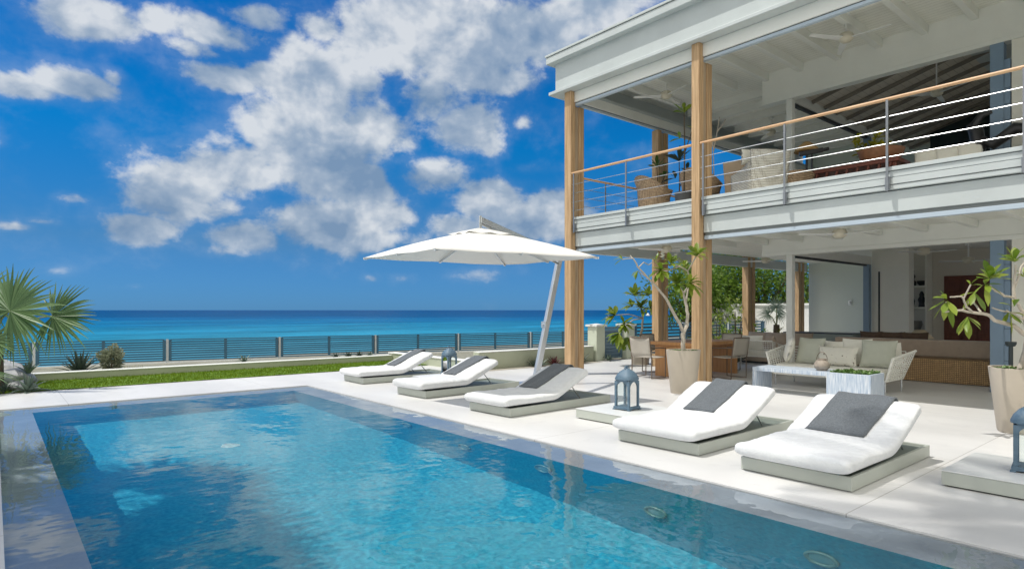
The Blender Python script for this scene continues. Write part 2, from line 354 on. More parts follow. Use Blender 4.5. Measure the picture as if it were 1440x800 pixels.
class MB:
    def __init__(self):
        self.v = []; self.f = []; self.mi = []; self.cur = 0

    def add(self, vs, fs):
        b = len(self.v)
        self.v += [tuple(p) for p in vs]
        for q in fs:
            self.f.append([i + b for i in q]); self.mi.append(self.cur)
        return self

    def box(self, x0, x1, y0, y1, z0, z1):
        if x0 > x1: x0, x1 = x1, x0
        if y0 > y1: y0, y1 = y1, y0
        return self.add([(x0, y0, z0), (x1, y0, z0), (x1, y1, z0), (x0, y1, z0), (x0, y0, z1), (x1, y0, z1), (x1, y1, z1), (x0, y1, z1)],
                        [(0, 3, 2, 1), (4, 5, 6, 7), (0, 1, 5, 4), (1, 2, 6, 5), (2, 3, 7, 6), (3, 0, 4, 7)])

    def bar(self, a, b, w, h, up=(0, 0, 1)):
        a = Vector(a); b = Vector(b); d = (b - a).normalized(); up = Vector(up)
        s = d.cross(up)
        if s.length < 1e-4: s = d.cross(Vector((1, 0, 0)))
        s.normalize(); n = s.cross(d).normalized()
        vs = []
        for p in (a, b):
            for i, j in ((-1, -1), (1, -1), (1, 1), (-1, 1)):
                vs.append(p + s * (i * w / 2) + n * (j * h / 2))
        return self.add(vs, [(3, 2, 1, 0), (4, 5, 6, 7), (0, 1, 5, 4), (1, 2, 6, 5), (2, 3, 7, 6), (3, 0, 4, 7)])

    def tube(self, pts, rad, n=8, cap=True):
        pts = [Vector(p) for p in pts]
        if isinstance(rad, (int, float)): rad = [rad] * len(pts)
        vs = []; ref = None
        for i, p in enumerate(pts):
            d = (pts[min(i + 1, len(pts) - 1)] - pts[max(i - 1, 0)]).normalized()
            if ref is None:
                ref = d.cross(Vector((0, 0, 1)))
                if ref.length < 1e-3: ref = Vector((1, 0, 0))
            ref = (ref - d * ref.dot(d)).normalized()
            o = d.cross(ref)
            for k in range(n):
                a = 2 * PI * k / n
                vs.append(p + (ref * math.cos(a) + o * math.sin(a)) * rad[i])
        fs = []
        for i in range(len(pts) - 1):
            for k in range(n):
                k2 = (k + 1) % n
                fs.append((i * n + k, i * n + k2, (i + 1) * n + k2, (i + 1) * n + k))
        if cap:
            fs.append(tuple(range(n - 1, -1, -1))); fs.append(tuple(range((len(pts) - 1) * n, len(pts) * n)))
        return self.add(vs, fs)

    def lathe(self, prof, c=(0, 0, 0), n=24, sq=2.0, cap=True):
        vs = []
        for (r, z) in prof:
            for k in range(n):
                a = 2 * PI * k / n; ca, sa = math.cos(a), math.sin(a)
                m = (abs(ca) ** sq + abs(sa) ** sq) ** (-1 / sq)
                vs.append((c[0] + r * m * ca, c[1] + r * m * sa, c[2] + z))
        fs = []
        for i in range(len(prof) - 1):
            for k in range(n):
                k2 = (k + 1) % n
                fs.append((i * n + k, i * n + k2, (i + 1) * n + k2, (i + 1) * n + k))
        if cap:
            fs.append(tuple(range(n - 1, -1, -1))); fs.append(tuple(range((len(prof) - 1) * n, len(prof) * n)))
        return self.add(vs, fs)

    def grid(self, fn, nu, nv):
        vs = [fn(i / nu, j / nv) for j in range(nv + 1) for i in range(nu + 1)]
        fs = [(j * (nu + 1) + i, j * (nu + 1) + i + 1, (j + 1) * (nu + 1) + i + 1, (j + 1) * (nu + 1) + i) for j in range(nv) for i in range(nu)]
        return self.add(vs, fs)

    def prism(self, poly, axis, a, b):
        """poly: 2-D outline; axis 0/1/2 = extrusion axis between a and b"""
        def P(q, t):
            return {0: (t, q[0], q[1]), 1: (q[0], t, q[1]), 2: (q[0], q[1], t)}[axis]
        n = len(poly)
        vs = [P(q, a) for q in poly] + [P(q, b) for q in poly]
        fs = [tuple(range(n)), tuple(range(2 * n - 1, n - 1, -1))] + [(i, i + n, (i + 1) % n + n, (i + 1) % n) for i in range(n)]
        return self.add(vs, fs)

    def build(self, name, mats, parent=None, smooth=False, bevel=0.0, loc=None, rotz=0.0, solid=0.0, subsurf=0):
        me = bpy.data.meshes.new(name)
        me.from_pydata(self.v, [], self.f)
        if not isinstance(mats, (list, tuple)): mats = [mats]
        for m in mats: me.materials.append(m)
        if len(mats) > 1: me.polygons.foreach_set('material_index', self.mi)
        me.validate()
        bm = bmesh.new(); bm.from_mesh(me)
        bmesh.ops.recalc_face_normals(bm, faces=bm.faces[:])
        bm.to_mesh(me); bm.free()
        if smooth:
            me.polygons.foreach_set('use_smooth', [True] * len(me.polygons))
            try: me.set_sharp_from_angle(angle=R(40))
            except Exception: pass
        o = bpy.data.objects.new(name, me); COL.objects.link(o)
        if parent is not None: o.parent = parent
        if loc is not None: o.location = loc
        if rotz: o.rotation_euler = (0, 0, rotz)
        if solid:
            s = o.modifiers.new('thick', 'SOLIDIFY'); s.thickness = solid; s.offset = 0
        if subsurf:
            s = o.modifiers.new('sub', 'SUBSURF'); s.levels = subsurf; s.render_levels = subsurf
        if bevel:
            b = o.modifiers.new('bevel', 'BEVEL'); b.width = bevel; b.segments = 2; b.limit_method = 'ANGLE'; b.angle_limit = R(50)
        return o


def tag(o, label=None, cat=None, group=None, kind=None):
    if label: o['label'] = label
    if cat: o['category'] = cat
    if group: o['group'] = group
    if kind: o['kind'] = kind
    return o


def thing(name, label, cat, loc=(0, 0, 0), rotz=0.0, group=None):
    o = bpy.data.objects.new(name, None); COL.objects.link(o)
    o.empty_display_size = 0.1
    o.location = loc; o.rotation_euler = (0, 0, rotz)
    return tag(o, label, cat, group)


def kids(o):
    return [c for c in bpy.data.objects if c.parent == o]


def dup(root, loc, rotz=0.0, label=None, group=None, scale=None):
    def rec(o, par):
        c = o.copy(); COL.objects.link(c)
        if par is not None: c.parent = par
        for k in kids(o): rec(k, c)
        return c
    r = rec(root, None)
    r.location = loc; r.rotation_euler = (0, 0, rotz)
    if scale: r.scale = scale
    if label: r['label'] = label
    if group: r['group'] = group
    return r


def structure(name, mb, m, **k):
    return tag(mb.build(name, m, **k), kind='structure')


CR = Vector((math.cos(YAW), -math.sin(YAW), 0))       # a horizontal direction to the right of the view
CF = Vector((math.sin(YAW), math.cos(YAW), 0))        # the horizontal direction of the view


def pd(u, v, t):
    """a measured point of the photograph at t metres along the view direction"""
    d = px_dir(u, v)
    return Vector((d.x * t, d.y * t, EYE + d.z * t))


# ------------------------------------------------------------------ ground, pool, sea
PX0, PX1, PY0, PY1 = 0.05, 4.5, -4.0, 11.3      # outer edge of the water
IX0, IX1, IY0, IY1 = 0.42, 4.07, -3.6, 10.85    # inner edge of the wet ledge
LEDGE, DEEP, WLEV = -0.05, -1.2, -0.014

mb = MB()
mb.add([(-14, -10, 0), (PX0, -10, 0), (PX0, 13.4, 0), (-14, 13.4, 0)], [(0, 1, 2, 3)])
mb.add([(PX1, -10, 0), (24, -10, 0), (24, 11.5, 0), (PX1, 11.5, 0)], [(0, 1, 2, 3)])
mb.add([(PX1, 11.5, 0), (8.46, 11.5, 0), (8.46, 13.4, 0), (PX1, 13.4, 0)], [(0, 1, 2, 3)])
mb.add([(PX0, PY1, 0), (PX1, PY1, 0), (PX1, 13.4, 0), (PX0, 13.4, 0)], [(0, 1, 2, 3)])
mb.add([(PX0, -10, 0), (PX1, -10, 0), (PX1, PY0, 0), (PX0, PY0, 0)], [(0, 1, 2, 3)])
# the small step down from the deck to the wet ledge
for a, b in (((PX0, PY0), (PX0, PY1)), ((PX0, PY1), (PX1, PY1)), ((PX1, PY1), (PX1, PY0)), ((PX1, PY0), (PX0, PY0))):
    mb.add([(*a, LEDGE), (*b, LEDGE), (*b, 0), (*a, 0)], [(0, 1, 2, 3)])
deck = structure('pool_deck', mb, deckm)
def deck_joints(m):
    nt = m.node_tree; N = nt.nodes.new; L = nt.links.new; p = nt.nodes['Principled BSDF']
    tc = N('ShaderNodeTexCoord'); sp = N('ShaderNodeSeparateXYZ'); L(tc.outputs['Object'], sp.inputs[0]); res = []
    for ax, off, pitch in ((0, 6.86, 3.0), (1, 1.78, 3.2)):
        a = N('ShaderNodeMath'); a.operation = 'SUBTRACT'; L(sp.outputs[ax], a.inputs[0]); a.inputs[1].default_value = off - 30 * pitch
        f = N('ShaderNodeMath'); f.operation = 'MODULO'; L(a.outputs[0], f.inputs[0]); f.inputs[1].default_value = pitch
        c = N('ShaderNodeMath'); c.operation = 'LESS_THAN'; L(f.outputs[0], c.inputs[0]); c.inputs[1].default_value = .008; res.append(c.outputs[0])
    mx = N('ShaderNodeMath'); mx.operation = 'MAXIMUM'; L(res[0], mx.inputs[0]); L(res[1], mx.inputs[1])
    # faint scuffs and water marks with a shape of their own
    n = N('ShaderNodeTexNoise'); L(tc.outputs['Object'], n.inputs[0]); n.inputs['Scale'].default_value = 2.3; n.inputs['Detail'].default_value = 12; n.inputs['Roughness'].default_value = .72; n.inputs['Distortion'].default_value = 1.2
    st = N('ShaderNodeMapRange'); L(n.outputs[0], st.inputs[0]); st.inputs[1].default_value = .56; st.inputs[2].default_value = .72; st.inputs[4].default_value = .2
    ad = N('ShaderNodeMath'); ad.operation = 'MULTIPLY_ADD'; L(mx.outputs[0], ad.inputs[0]); ad.inputs[1].default_value = .75; L(st.outputs[0], ad.inputs[2])
    mc = N('ShaderNodeMix'); mc.data_type = 'RGBA'; old = p.inputs['Base Color'].links[0].from_socket
    L(ad.outputs[0], mc.inputs[0]); L(old, mc.inputs[6]); mc.inputs[7].default_value = (.30, .29, .27, 1); L(mc.outputs[2], p.inputs['Base Color'])


deck_joints(deckm)
tilem = mat('pool_tile', (0.006, 0.27, 0.43), 0.5, 0, 26, 0, detail=8, col2=(0.035, 0.43, 0.57))
ledgem = mat('ledge_stone', (0.33, 0.375, 0.45), 0.6, 0.10, 2.5, 0.03, 40)
mb = MB()
mb.add([(PX0, PY0, LEDGE), (PX1, PY0, LEDGE), (PX1, PY1, LEDGE), (PX0, PY1, LEDGE), (IX0, IY0, LEDGE), (IX1, IY0, LEDGE), (IX1, IY1, LEDGE), (IX0, IY1, LEDGE)],
       [(0, 1, 5, 4), (1, 2, 6, 5), (2, 3, 7, 6), (3, 0, 4, 7)])
ledge = structure('pool_ledge', mb, ledgem)
mb = MB()
P = [(IX0, IY0), (IX1, IY0), (IX1, IY1), (IX0, IY1)]
mb.add([(*p, LEDGE) for p in P] + [(*p, DEEP) for p in P], [(4, 5, 6, 7), (0, 1, 5, 4), (1, 2, 6, 5), (2, 3, 7, 6), (3, 0, 4, 7)])
basin = structure('pool_basin', mb, tilem)
UNDER = [basin, ledge]


def water_mat():
    m = bpy.data.materials.new('pool_water'); m.use_nodes = True
    nt = m.node_tree; nt.nodes.clear(); N = nt.nodes.new; L = nt.links.new
    o = N('ShaderNodeOutputMaterial'); g = N('ShaderNodeBsdfGlass')
    g.inputs['Roughness'].default_value = 0; g.inputs['IOR'].default_value = 1.333
    g.inputs['Color'].default_value = (0.97, 1, 1, 1)
    L(g.outputs[0], o.inputs[0])
    return m


mb = MB()


def wave(x, y):
    z = 0.0
    for i, (k, a) in enumerate(((2.2, 0.0007), (5.0, 0.0005), (11.0, 0.00032), (23.0, 0.00028))):
        z += a * 2 * noise.noise(Vector((x * k + 7 * i, y * k * 0.9 - 3 * i, 1.7 * i)))
    # a rain-drop ring or two near the middle
    for (cx, cy) in ((1.95, 3.25), (2.05, 3.0)):
        r = math.hypot(x - cx, y - cy)
        if r < 0.5: z += 0.0016 * math.cos(r * 55) * math.exp(-r * 6)
    return z


# finer mesh towards the viewer, coarser at the far end
xs = [PX0 + (PX1 - PX0) * i / 200 for i in range(201)]
ys = []; y = PY0
while y < PY1 - 0.01:
    ys.append(y); y += 0.06 if y < 1 else (0.022 if y < 7 else 0.035)
ys.append(PY1)
nx = len(xs)
mb.add([(x, y, WLEV + wave(x, y)) for y in ys for x in xs],
       [(j * nx + i, j * nx + i + 1, (j + 1) * nx + i + 1, (j + 1) * nx + i) for j in range(len(ys) - 1) for i in range(nx - 1)])
water = tag(mb.build('pool_water', water_mat()), kind='structure')
water.data.polygons.foreach_set('use_smooth', [True] * len(water.data.polygons))
water.cycles.is_caustics_caster = True

# pool lights and drain
def pool_light(loc, normal, label):
    t = thing('pool_light', label, 'pool light', loc, 0, 'pool lights under water')
    n = Vector(normal); q = n.to_track_quat('Z', 'Y').to_matrix().to_4x4()
    a = MB(); pts = [(0.095 * math.cos(2 * PI * k / 20), 0.095 * math.sin(2 * PI * k / 20), 0.012) for k in range(21)]
    a.tube([q @ Vector(p) for p in pts], 0.016, 8)
    a.build('trim_ring', mat('trim_teal', (.16, .36, .38), .4, .05, 10), t, smooth=True)
    b = MB(); b.lathe([(0.001, 0.0), (0.08, 0.0), (0.078, 0.012), (0.03, 0.020), (0.001, 0.021)], n=20)
    b.v = [tuple(q @ Vector(p)) for p in b.v]
    b.build('lens', mat('lamp_lens', (0.22, 0.46, 0.50), 0.3, 0.05, 20), t, smooth=True)
    UNDER.extend(kids(t))
    return t


for (y, z, lb) in ((6.93, -.28, 'small round light on the pool wall, farthest of the row towards the sea'), (5.67, -.53, 'round pool light in the wall below the third lounger'),
                   (4.37, -.42, 'round pool light beside the reflection of the umbrella pole'), (3.05, -.62, 'large greenish round light in the wall under the fourth lounger'),
                   (1.76, -.5, 'nearest pale round light low in the pool wall')):
    pool_light((4.065, y, z), (-1, 0, 0), lb)
t = thing('floor_drain', 'pale round drain cover on the pool floor', 'drain', (2.25, 8.09, DEEP))
mb = MB(); mb.lathe([(0.001, 0.012), (0.10, 0.012), (0.11, 0.008), (0.11, 0.0), (0.001, 0.0)], n=24)
mb.build('cover', mat('drain_white', (.35, .6, .65), .5), t, smooth=True)
mb = MB()
for k in range(6):
    a = k * PI / 3; mb.box(-.01 + .08 * math.cos(a), .01 + .08 * math.cos(a), -.01 + .08 * math.sin(a), .01 + .08 * math.sin(a), .012, .016)
mb.build('screw', alum, t)
UNDER.extend(kids(t))
for o in UNDER: o.cycles.is_caustics_receiver = True

# terrain beyond the deck, falling to the beach and on under the sea
def terrain_z(x, y):
    base = -0.02
    if x > 9 and y < 24:
        s = min(1, max(0, (y - 13) / 12)) if y > 11.5 else 0
        return base - 1.05 * s * s * (3 - 2 * s)
    s = min(1, max(0, (y - 17.5) / 8)); b = base + 0.03 - 1.08 * s * s * (3 - 2 * s)
    if y > 34: b -= (y - 34) * 0.16
    return max(b, -9)


mb = MB()
tx = [-900, -300, -120, -60, -40] + [-30 + 2 * i for i in range(46)] + [70, 100, 160, 320, 900]
ty = [13.4, 14, 14.6, 15.2, 15.8, 16.4, 17, 17.6, 18.4, 19.2, 20, 21, 22, 23, 24, 25, 26, 28, 30, 32, 33, 34, 36, 40, 50, 70, 120]
mb.add([(x, y, terrain_z(x, y) - (.10 if (y < 15.3 and -1 < x < 9) else 0) + (0.04 * noise.noise(Vector((x * .6, y * .6, 0))) if y > 15.3 and y < 32 else 0)) for y in ty for x in tx],
       [(j * len(tx) + i, j * len(tx) + i + 1, (j + 1) * len(tx) + i + 1, (j + 1) * len(tx) + i) for j in range(len(ty) - 1) for i in range(len(tx) - 1)])
structure('garden_ground', mb, mat('bed_gravel', (0.21, 0.21, 0.17), 0.95, 0.25, 6, 0.6, 30))
mb = MB()
mb.add([(8.46, 11.5, -.01), (60, 11.5, -.01), (60, 13.4, -.01), (8.46, 13.4, -.01)], [(0, 1, 2, 3)])
mb.add([(24, -10, -.01), (60, -10, -.01), (60, 11.5, -.01), (24, 11.5, -.01)], [(0, 1, 2, 3)])
mb.add([(-900, -200, -.03), (900, -200, -.03), (900, -10, -.03), (-900, -10, -.03)], [(0, 1, 2, 3)])
mb.add([(-900, -10, -.03), (-14, -10, -.03), (-14, 13.4, -.03), (-900, 13.4, -.03)], [(0, 1, 2, 3)])
structure('garden_beds', mb, mat('bed_soil', (0.17, 0.15, 0.11), 0.95, 0.3, 5, 0.5, 30))


def sea_mat():
    m = bpy.data.materials.new('sea_water'); m.use_nodes = True
    nt = m.node_tree; N = nt.nodes.new; L = nt.links.new
    p = nt.nodes['Principled BSDF']
    g = N('ShaderNodeNewGeometry'); ln = N('ShaderNodeVectorMath'); ln.operation = 'LENGTH'
    L(g.outputs['Position'], ln.inputs[0])
    lg = N('ShaderNodeMath'); lg.operation = 'LOGARITHM'; L(ln.outputs['Value'], lg.inputs[0]); lg.inputs[1].default_value = 10
    mp = N('ShaderNodeMapping'); L(g.outputs['Position'], mp.inputs[0])
    mp.inputs['Rotation'].default_value = (0, 0, YAW); mp.inputs['Scale'].default_value = (0.0022, 0.012, 1)
    n = N('ShaderNodeTexNoise'); L(mp.outputs[0], n.inputs['Vector']); n.inputs['Scale'].default_value = 1.0; n.inputs['Detail'].default_value = 5
    ad = N('ShaderNodeMath'); ad.operation = 'MULTIPLY_ADD'; L(n.outputs[0], ad.inputs[0]); ad.inputs[1].default_value = 0.5; L(lg.outputs[0], ad.inputs[2])
    mr = N('ShaderNodeMapRange'); L(ad.outputs[0], mr.inputs[0]); mr.inputs[1].default_value = 1.7; mr.inputs[2].default_value = 3.4
    r = N('ShaderNodeValToRGB'); L(mr.outputs[0], r.inputs[0])
    e = r.color_ramp.elements
    e[0].position = 0.0; e[0].color = (0.11, 0.29, 0.38, 1)
    e[1].position = 1.0; e[1].color = (0.0005, 0.052, 0.165, 1)
    for pos, c in ((0.30, (0.02, 0.19, 0.31, 1)), (0.50, (0.006, 0.135, 0.27, 1)), (0.64, (0.002, 0.09, 0.235, 1)), (0.74, (0.0005, 0.060, 0.175, 1))):
        q = e.new(pos); q.color = c
    # small wind ripples, a shade lighter and darker
    mp2 = N('ShaderNodeMapping'); L(g.outputs['Position'], mp2.inputs[0])
    mp2.inputs['Rotation'].default_value = (0, 0, YAW); mp2.inputs['Scale'].default_value = (0.12, 0.5, 1)
    n2 = N('ShaderNodeTexNoise'); L(mp2.outputs[0], n2.inputs['Vector']); n2.inputs['Scale'].default_value = 1; n2.inputs['Detail'].default_value = 8; n2.inputs['Roughness'].default_value = .7
    mx = N('ShaderNodeMix'); mx.data_type = 'RGBA'; mx.blend_type = 'OVERLAY'; mx.inputs[0].default_value = 0.6
    mp3 = N('ShaderNodeMapping'); L(g.outputs['Position'], mp3.inputs[0])
    mp3.inputs['Rotation'].default_value = (0, 0, YAW); mp3.inputs['Scale'].default_value = (0.018, 0.075, 1)
    n3 = N('ShaderNodeTexNoise'); L(mp3.outputs[0], n3.inputs['Vector']); n3.inputs['Scale'].default_value = 1; n3.inputs['Detail'].default_value = 10; n3.inputs['Roughness'].default_value = .75
    av = N('ShaderNodeMath'); av.operation = 'MULTIPLY_ADD'; L(n3.outputs[0], av.inputs[0]); av.inputs[1].default_value = .9
    hf = N('ShaderNodeMath'); hf.operation = 'MULTIPLY_ADD'; L(n2.outputs[0], hf.inputs[0]); hf.inputs[1].default_value = .5; hf.inputs[2].default_value = -.2; L(hf.outputs[0], av.inputs[2])
    nr = N('ShaderNodeMapRange'); L(av.outputs[0], nr.inputs[0]); nr.inputs[1].default_value = .3; nr.inputs[2].default_value = .7
    L(r.outputs[0], mx.inputs[6]); L(nr.outputs[0], mx.inputs[7]); L(mx.outputs[2], p.inputs['Base Color'])
    b = N('ShaderNodeBump'); L(n2.outputs[0], b.inputs['Height']); b.inputs['Distance'].default_value = 0.6; b.inputs['Strength'].default_value = 0.5
    L(b.outputs[0], p.inputs['Normal'])
    p.inputs['Roughness'].default_value = 0.35; p.inputs['Specular IOR Level'].default_value = 0.004
    return m


mb = MB()
mb.add([(-30000, 36, -3), (40000, 36, -3), (40000, 40000, -3), (-30000, 40000, -3)], [(0, 1, 2, 3)])
structure('sea', mb, sea_mat())

# lawn
mb = MB()
mb.grid(lambda a, b: (0.15 + a * 8.31, 13.4 + b * 1.8, 0.012 + 0.015 * noise.noise(Vector((a * 30, b * 6, 0)))), 60, 10)
structure('lawn', mb, mat('lawn_soil', (0.10, 0.19, 0.006), 0.95, 0.3, 9, 0.8, 120))
mb = MB()
for i in range(16000):
    x = rnd.uniform(.1, 8.4); y = rnd.uniform(13.38, 15.18)
    h = rnd.uniform(.03, .065); a = rnd.uniform(0, 2 * PI); w = .006
    dx, dy = math.cos(a) * w, math.sin(a) * w; lx, ly = rnd.uniform(-.025, .025), rnd.uniform(-.025, .025)
    mb.add([(x - dx, y - dy, .005), (x + dx, y + dy, .005), (x + lx, y + ly, h)], [(0, 1, 2)])
tag(mb.build('lawn_grass', leaf_mat('grass_blades', (0.10, 0.19, 0.004), (0.19, 0.27, 0.008), .9, .3)), 'bright green mown grass strip along the pale planter wall', 'grass', kind='stuff')

# planter wall round the lawn and along the terrace
w = thing('planter_wall', 'low sage coloured planter wall running behind the lawn and loungers', 'garden wall', (4, 15.2, 0))
mb = MB()
mb.box(-6, 8.46, 15.2, 15.42, -.1, .14); mb.box(8.46, 8.68, 11.6, 15.42, -.1, .2); mb.box(8.68, 12.62, 11.55, 11.77, -.1, .40)
o = mb.build('wall', plaster, w, bevel=.008); o.matrix_parent_inverse = Matrix.Translation((-4, -15.2, 0))
mb = MB()
mb.box(-6, 8.44, 15.19, 15.43, .143, .165); mb.box(8.44, 8.70, 11.54, 15.44, .203, .225); mb.box(8.70, 12.62, 11.54, 11.78, .403, .42)
o = mb.build('coping', whitewall, w, bevel=.006); o.matrix_parent_inverse = Matrix.Translation((-4, -15.2, 0))

# ------------------------------------------------------------------ the house
house = thing('beach_house', 'white two storey beach house with timber posts, deep balcony and open terrace', 'house', (0, 0, 0))
FL2 = 3.33           # upper floor level
YE = 9.40            # inner line of the far end
# roof edge: flat cornice over a shaded frieze and a projecting lip
mb = MB()
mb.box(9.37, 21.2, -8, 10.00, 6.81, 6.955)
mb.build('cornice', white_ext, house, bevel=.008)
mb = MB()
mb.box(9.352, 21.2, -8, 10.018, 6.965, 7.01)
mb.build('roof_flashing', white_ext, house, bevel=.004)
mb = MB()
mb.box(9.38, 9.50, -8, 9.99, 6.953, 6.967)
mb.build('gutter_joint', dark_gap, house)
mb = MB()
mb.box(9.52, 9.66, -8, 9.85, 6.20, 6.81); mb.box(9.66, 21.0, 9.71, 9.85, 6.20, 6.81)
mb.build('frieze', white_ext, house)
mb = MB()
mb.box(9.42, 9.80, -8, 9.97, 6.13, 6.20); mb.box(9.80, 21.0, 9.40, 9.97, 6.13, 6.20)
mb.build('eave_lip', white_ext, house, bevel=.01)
mb = MB()
mb.box(9.66, 9.80, -8, 9.70, 5.90, 6.128); mb.box(9.80, 20.9, 9.40, 9.55, 5.93, 6.128)
mb.build('header_beam', white, house, bevel=.006)
mb = MB()
mb.box(9.69, 9.77, -8, 9.62, 5.835, 5.885); mb.box(9.80, 20.9, 9.44, 9.51, 5.87, 5.915)
mb.build('door_track', blue_alu, house, bevel=.004)
mb = MB()
mb.box(9.70, 9.76, -8, 9.61, 5.885, 5.90); mb.box(9.80, 20.9, 9.45, 9.50, 5.915, 5.93)
mb.build('track_shadow_gap', dark_gap, house)
# upper terrace ceiling and joists
mb = MB()
mb.box(9.66, 13.30, -8, 9.71, 6.60, 6.80); mb.box(13.30, 21.0, 6.42, 9.71, 6.60, 6.80)
mb.build('upper_ceiling', soffit, house)
for k in range(19):
    y = 9.1 - k * 0.755
    mb = MB(); mb.box(9.80, 13.06, y - .055, y + .055, 6.43, 6.602)
    mb.build('ceiling_joist', white, house, bevel=.006)
for k in range(9):
    x = 13.9 + k * .76
    mb = MB(); mb.box(x - .055, x + .055, 6.52, 9.40, 6.43, 6.602)
    mb.build('ceiling_joist', white, house, bevel=.006)
# inner beams
mb = MB()
mb.box(13.06, 13.26, -8, 6.94, 5.92, 6.60); mb.box(13.045, 13.06, -8, 6.94, 5.92, 6.0)
mb.build('inner_beam', white, house, bevel=.006)
mb = MB()
mb.box(13.26, 17.6, 6.36, 6.50, 5.92, 6.15)
mb.build('cross_beam', white, house, bevel=.006)
mb = MB()
mb.box(13.3, 17.5, 6.39, 6.47, 5.865, 5.918)
mb.build('cross_track', dark_gap, house)
# balcony: stepped upstand, shadow line, lower fascia, screen track
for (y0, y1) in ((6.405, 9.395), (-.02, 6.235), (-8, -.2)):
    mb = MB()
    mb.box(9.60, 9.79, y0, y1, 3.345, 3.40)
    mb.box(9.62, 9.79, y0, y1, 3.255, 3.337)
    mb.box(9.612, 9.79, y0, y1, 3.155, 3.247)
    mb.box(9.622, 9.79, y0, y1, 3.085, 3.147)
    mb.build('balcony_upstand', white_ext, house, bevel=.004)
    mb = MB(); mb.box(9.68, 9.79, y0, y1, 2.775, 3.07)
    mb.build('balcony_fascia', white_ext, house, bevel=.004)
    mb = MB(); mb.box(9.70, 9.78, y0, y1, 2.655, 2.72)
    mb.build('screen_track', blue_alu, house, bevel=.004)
    mb = MB(); mb.box(9.72, 9.788, y0, y1, 2.72, 2.775)
    mb.build('track_shadow_gap', mat('shade_grey', (.22, .24, .24), .6), house)  # grey strip stands in for the shade between fascia and track
mb = MB()
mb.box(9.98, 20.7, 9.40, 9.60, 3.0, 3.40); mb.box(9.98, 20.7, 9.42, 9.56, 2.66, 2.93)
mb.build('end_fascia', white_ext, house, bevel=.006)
mb = MB()
mb.box(9.79, 20.9, -8, 9.40, 3.05, FL2)
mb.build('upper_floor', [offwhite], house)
mb = MB()
mb.box(9.79, 21.0, -8, 9.40, 2.95, 3.048)
mb.build('terrace_ceiling', soffit, house)
for k in range(13):
    y = 9.1 - k * 0.755
    mb = MB(); mb.box(9.80, 13.04, y - .05, y + .05, 2.83, 2.952)
    mb.build('ceiling_joist', white, house, bevel=.006)
mb = MB()
mb.box(13.06, 13.26, -8, 6.94, 2.58, 2.952); mb.box(13.045, 13.06, -8, 6.94, 2.58, 2.66)
mb.build('terrace_beam', white, house, bevel=.006)
mb = MB()
mb.box(13.26, 17.62, 6.36, 6.50, 2.59, 2.80)
mb.build('cross_beam', white, house, bevel=.006)
mb = MB(); mb.box(13.3, 17.4, 6.39, 6.47, 2.545, 2.588); mb.build('cross_track', dark_gap, house)

# timber posts, full height, each two laminated timbers either side of a grooved filler
def timber_post(x, y0, y1, z1=6.128):
    p = MB(); p.box(x, x + .135, y0, y1, 0, z1)
    o = p.build('timber_post', woodm, house, bevel=.006)
    f = MB(); f.box(x + .136, x + .265, y0 + .035, y1 - .035, 0, min(z1, 5.83)); f.build('filler_timber', woodgrey, o)
    s = MB(); s.box(x + .266, x + .42, y0 + .01, y1 - .01, 0, min(z1, 5.83)); s.build('rear_timber', woodm, o, bevel=.006)


timber_post(9.55, 9.405, 9.60)
timber_post(9.55, 6.24, 6.40)
timber_post(9.55, -.19, -.03)
for x in (12.62, 16.9, 20.05): timber_post(x, 9.405, 9.60, 5.87)

# slim columns, slate blue shutters
for z0, z1 in ((0, 2.58), (FL2, 5.92)):
    mb = MB(); mb.box(13.08, 13.22, 6.28, 6.41, z0, z1); mb.build('slim_column', white, house, bevel=.008)
    mb = MB(); mb.box(13.05, 13.24, 2.66, 2.85, z0, z1)
    o = mb.build('shutter_pillar', slate_blue, house, bevel=.006)
    s = MB(); s.box(13.07, 13.2, 2.575, 2.658, z0 + .02, z1 - .3)
    s.build('folded_leaf', board_mat('leaf_boards', (0.20, 0.29, 0.40), 2, .27, .45, .8, .05), o)
    mb = MB(); mb.box(17.45, 17.62, 6.36, 6.50, z0, z1 + .01); mb.build('shutter_pillar', slate_blue, house, bevel=.006)

# walls
mb = MB()
mb.box(13.08, 13.28, -8, 2.56, 0, 2.58); mb.box(13.08, 13.28, -8, 2.56, FL2, 5.92)
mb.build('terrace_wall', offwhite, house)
mb = MB()
mb.box(20.75, 20.95, 6.0, 9.40, 0, 2.95); mb.box(20.75, 20.95, 3.5, 9.39, FL2, 6.6); mb.box(20.50, 20.75, 9.2, 9.39, FL2, 6.6)
mb.build('pale_green_wall', mat('pale_green_wall', (0.68, 0.74, 0.69), .75, .03, 1.0), house)
mb = MB()
mb.box(17.64, 17.9, 5.5, 6.36, 0, 2.95); mb.box(17.9, 18.0, 5.5, 6.0, 0, 2.95)
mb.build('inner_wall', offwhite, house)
mb = MB(); mb.box(17.625, 17.638, 6.16, 6.20, 0.3, 2.4); mb.build('door_gap', dark_gap, house)
mb = MB()
mb.box(19.0, 19.2, 3.5, 6.3, 0, 2.95)  # stops short, leaving an unseen opening added to let fill daylight in
mb.build('back_wall', mat('back_wall_paint', (0.66, 0.62, 0.55), .8, .04, 1.0), house)
for z in (.88, 1.48, 2.04):
    mb = MB(); mb.box(18.55, 18.998, 5.42, 5.95, z - .045, z); mb.build('niche_shelf', offwhite, house, bevel=.004)
mb = MB(); mb.box(18.55, 18.998, 5.38, 5.418, 0, 2.94); mb.build('niche_side', offwhite, house)
mb = MB(); mb.box(18.93, 18.998, 3.6, 5.1, 0.0, 2.28)
door = mb.build('carved_door', darkwood, house, bevel=.006)
mb = MB()
for i in range(4):
    for j in range(6):
        mb.box(18.91, 18.932, 3.68 + i * .35, 3.98 + i * .35, .1 + j * .36, .40 + j * .36)
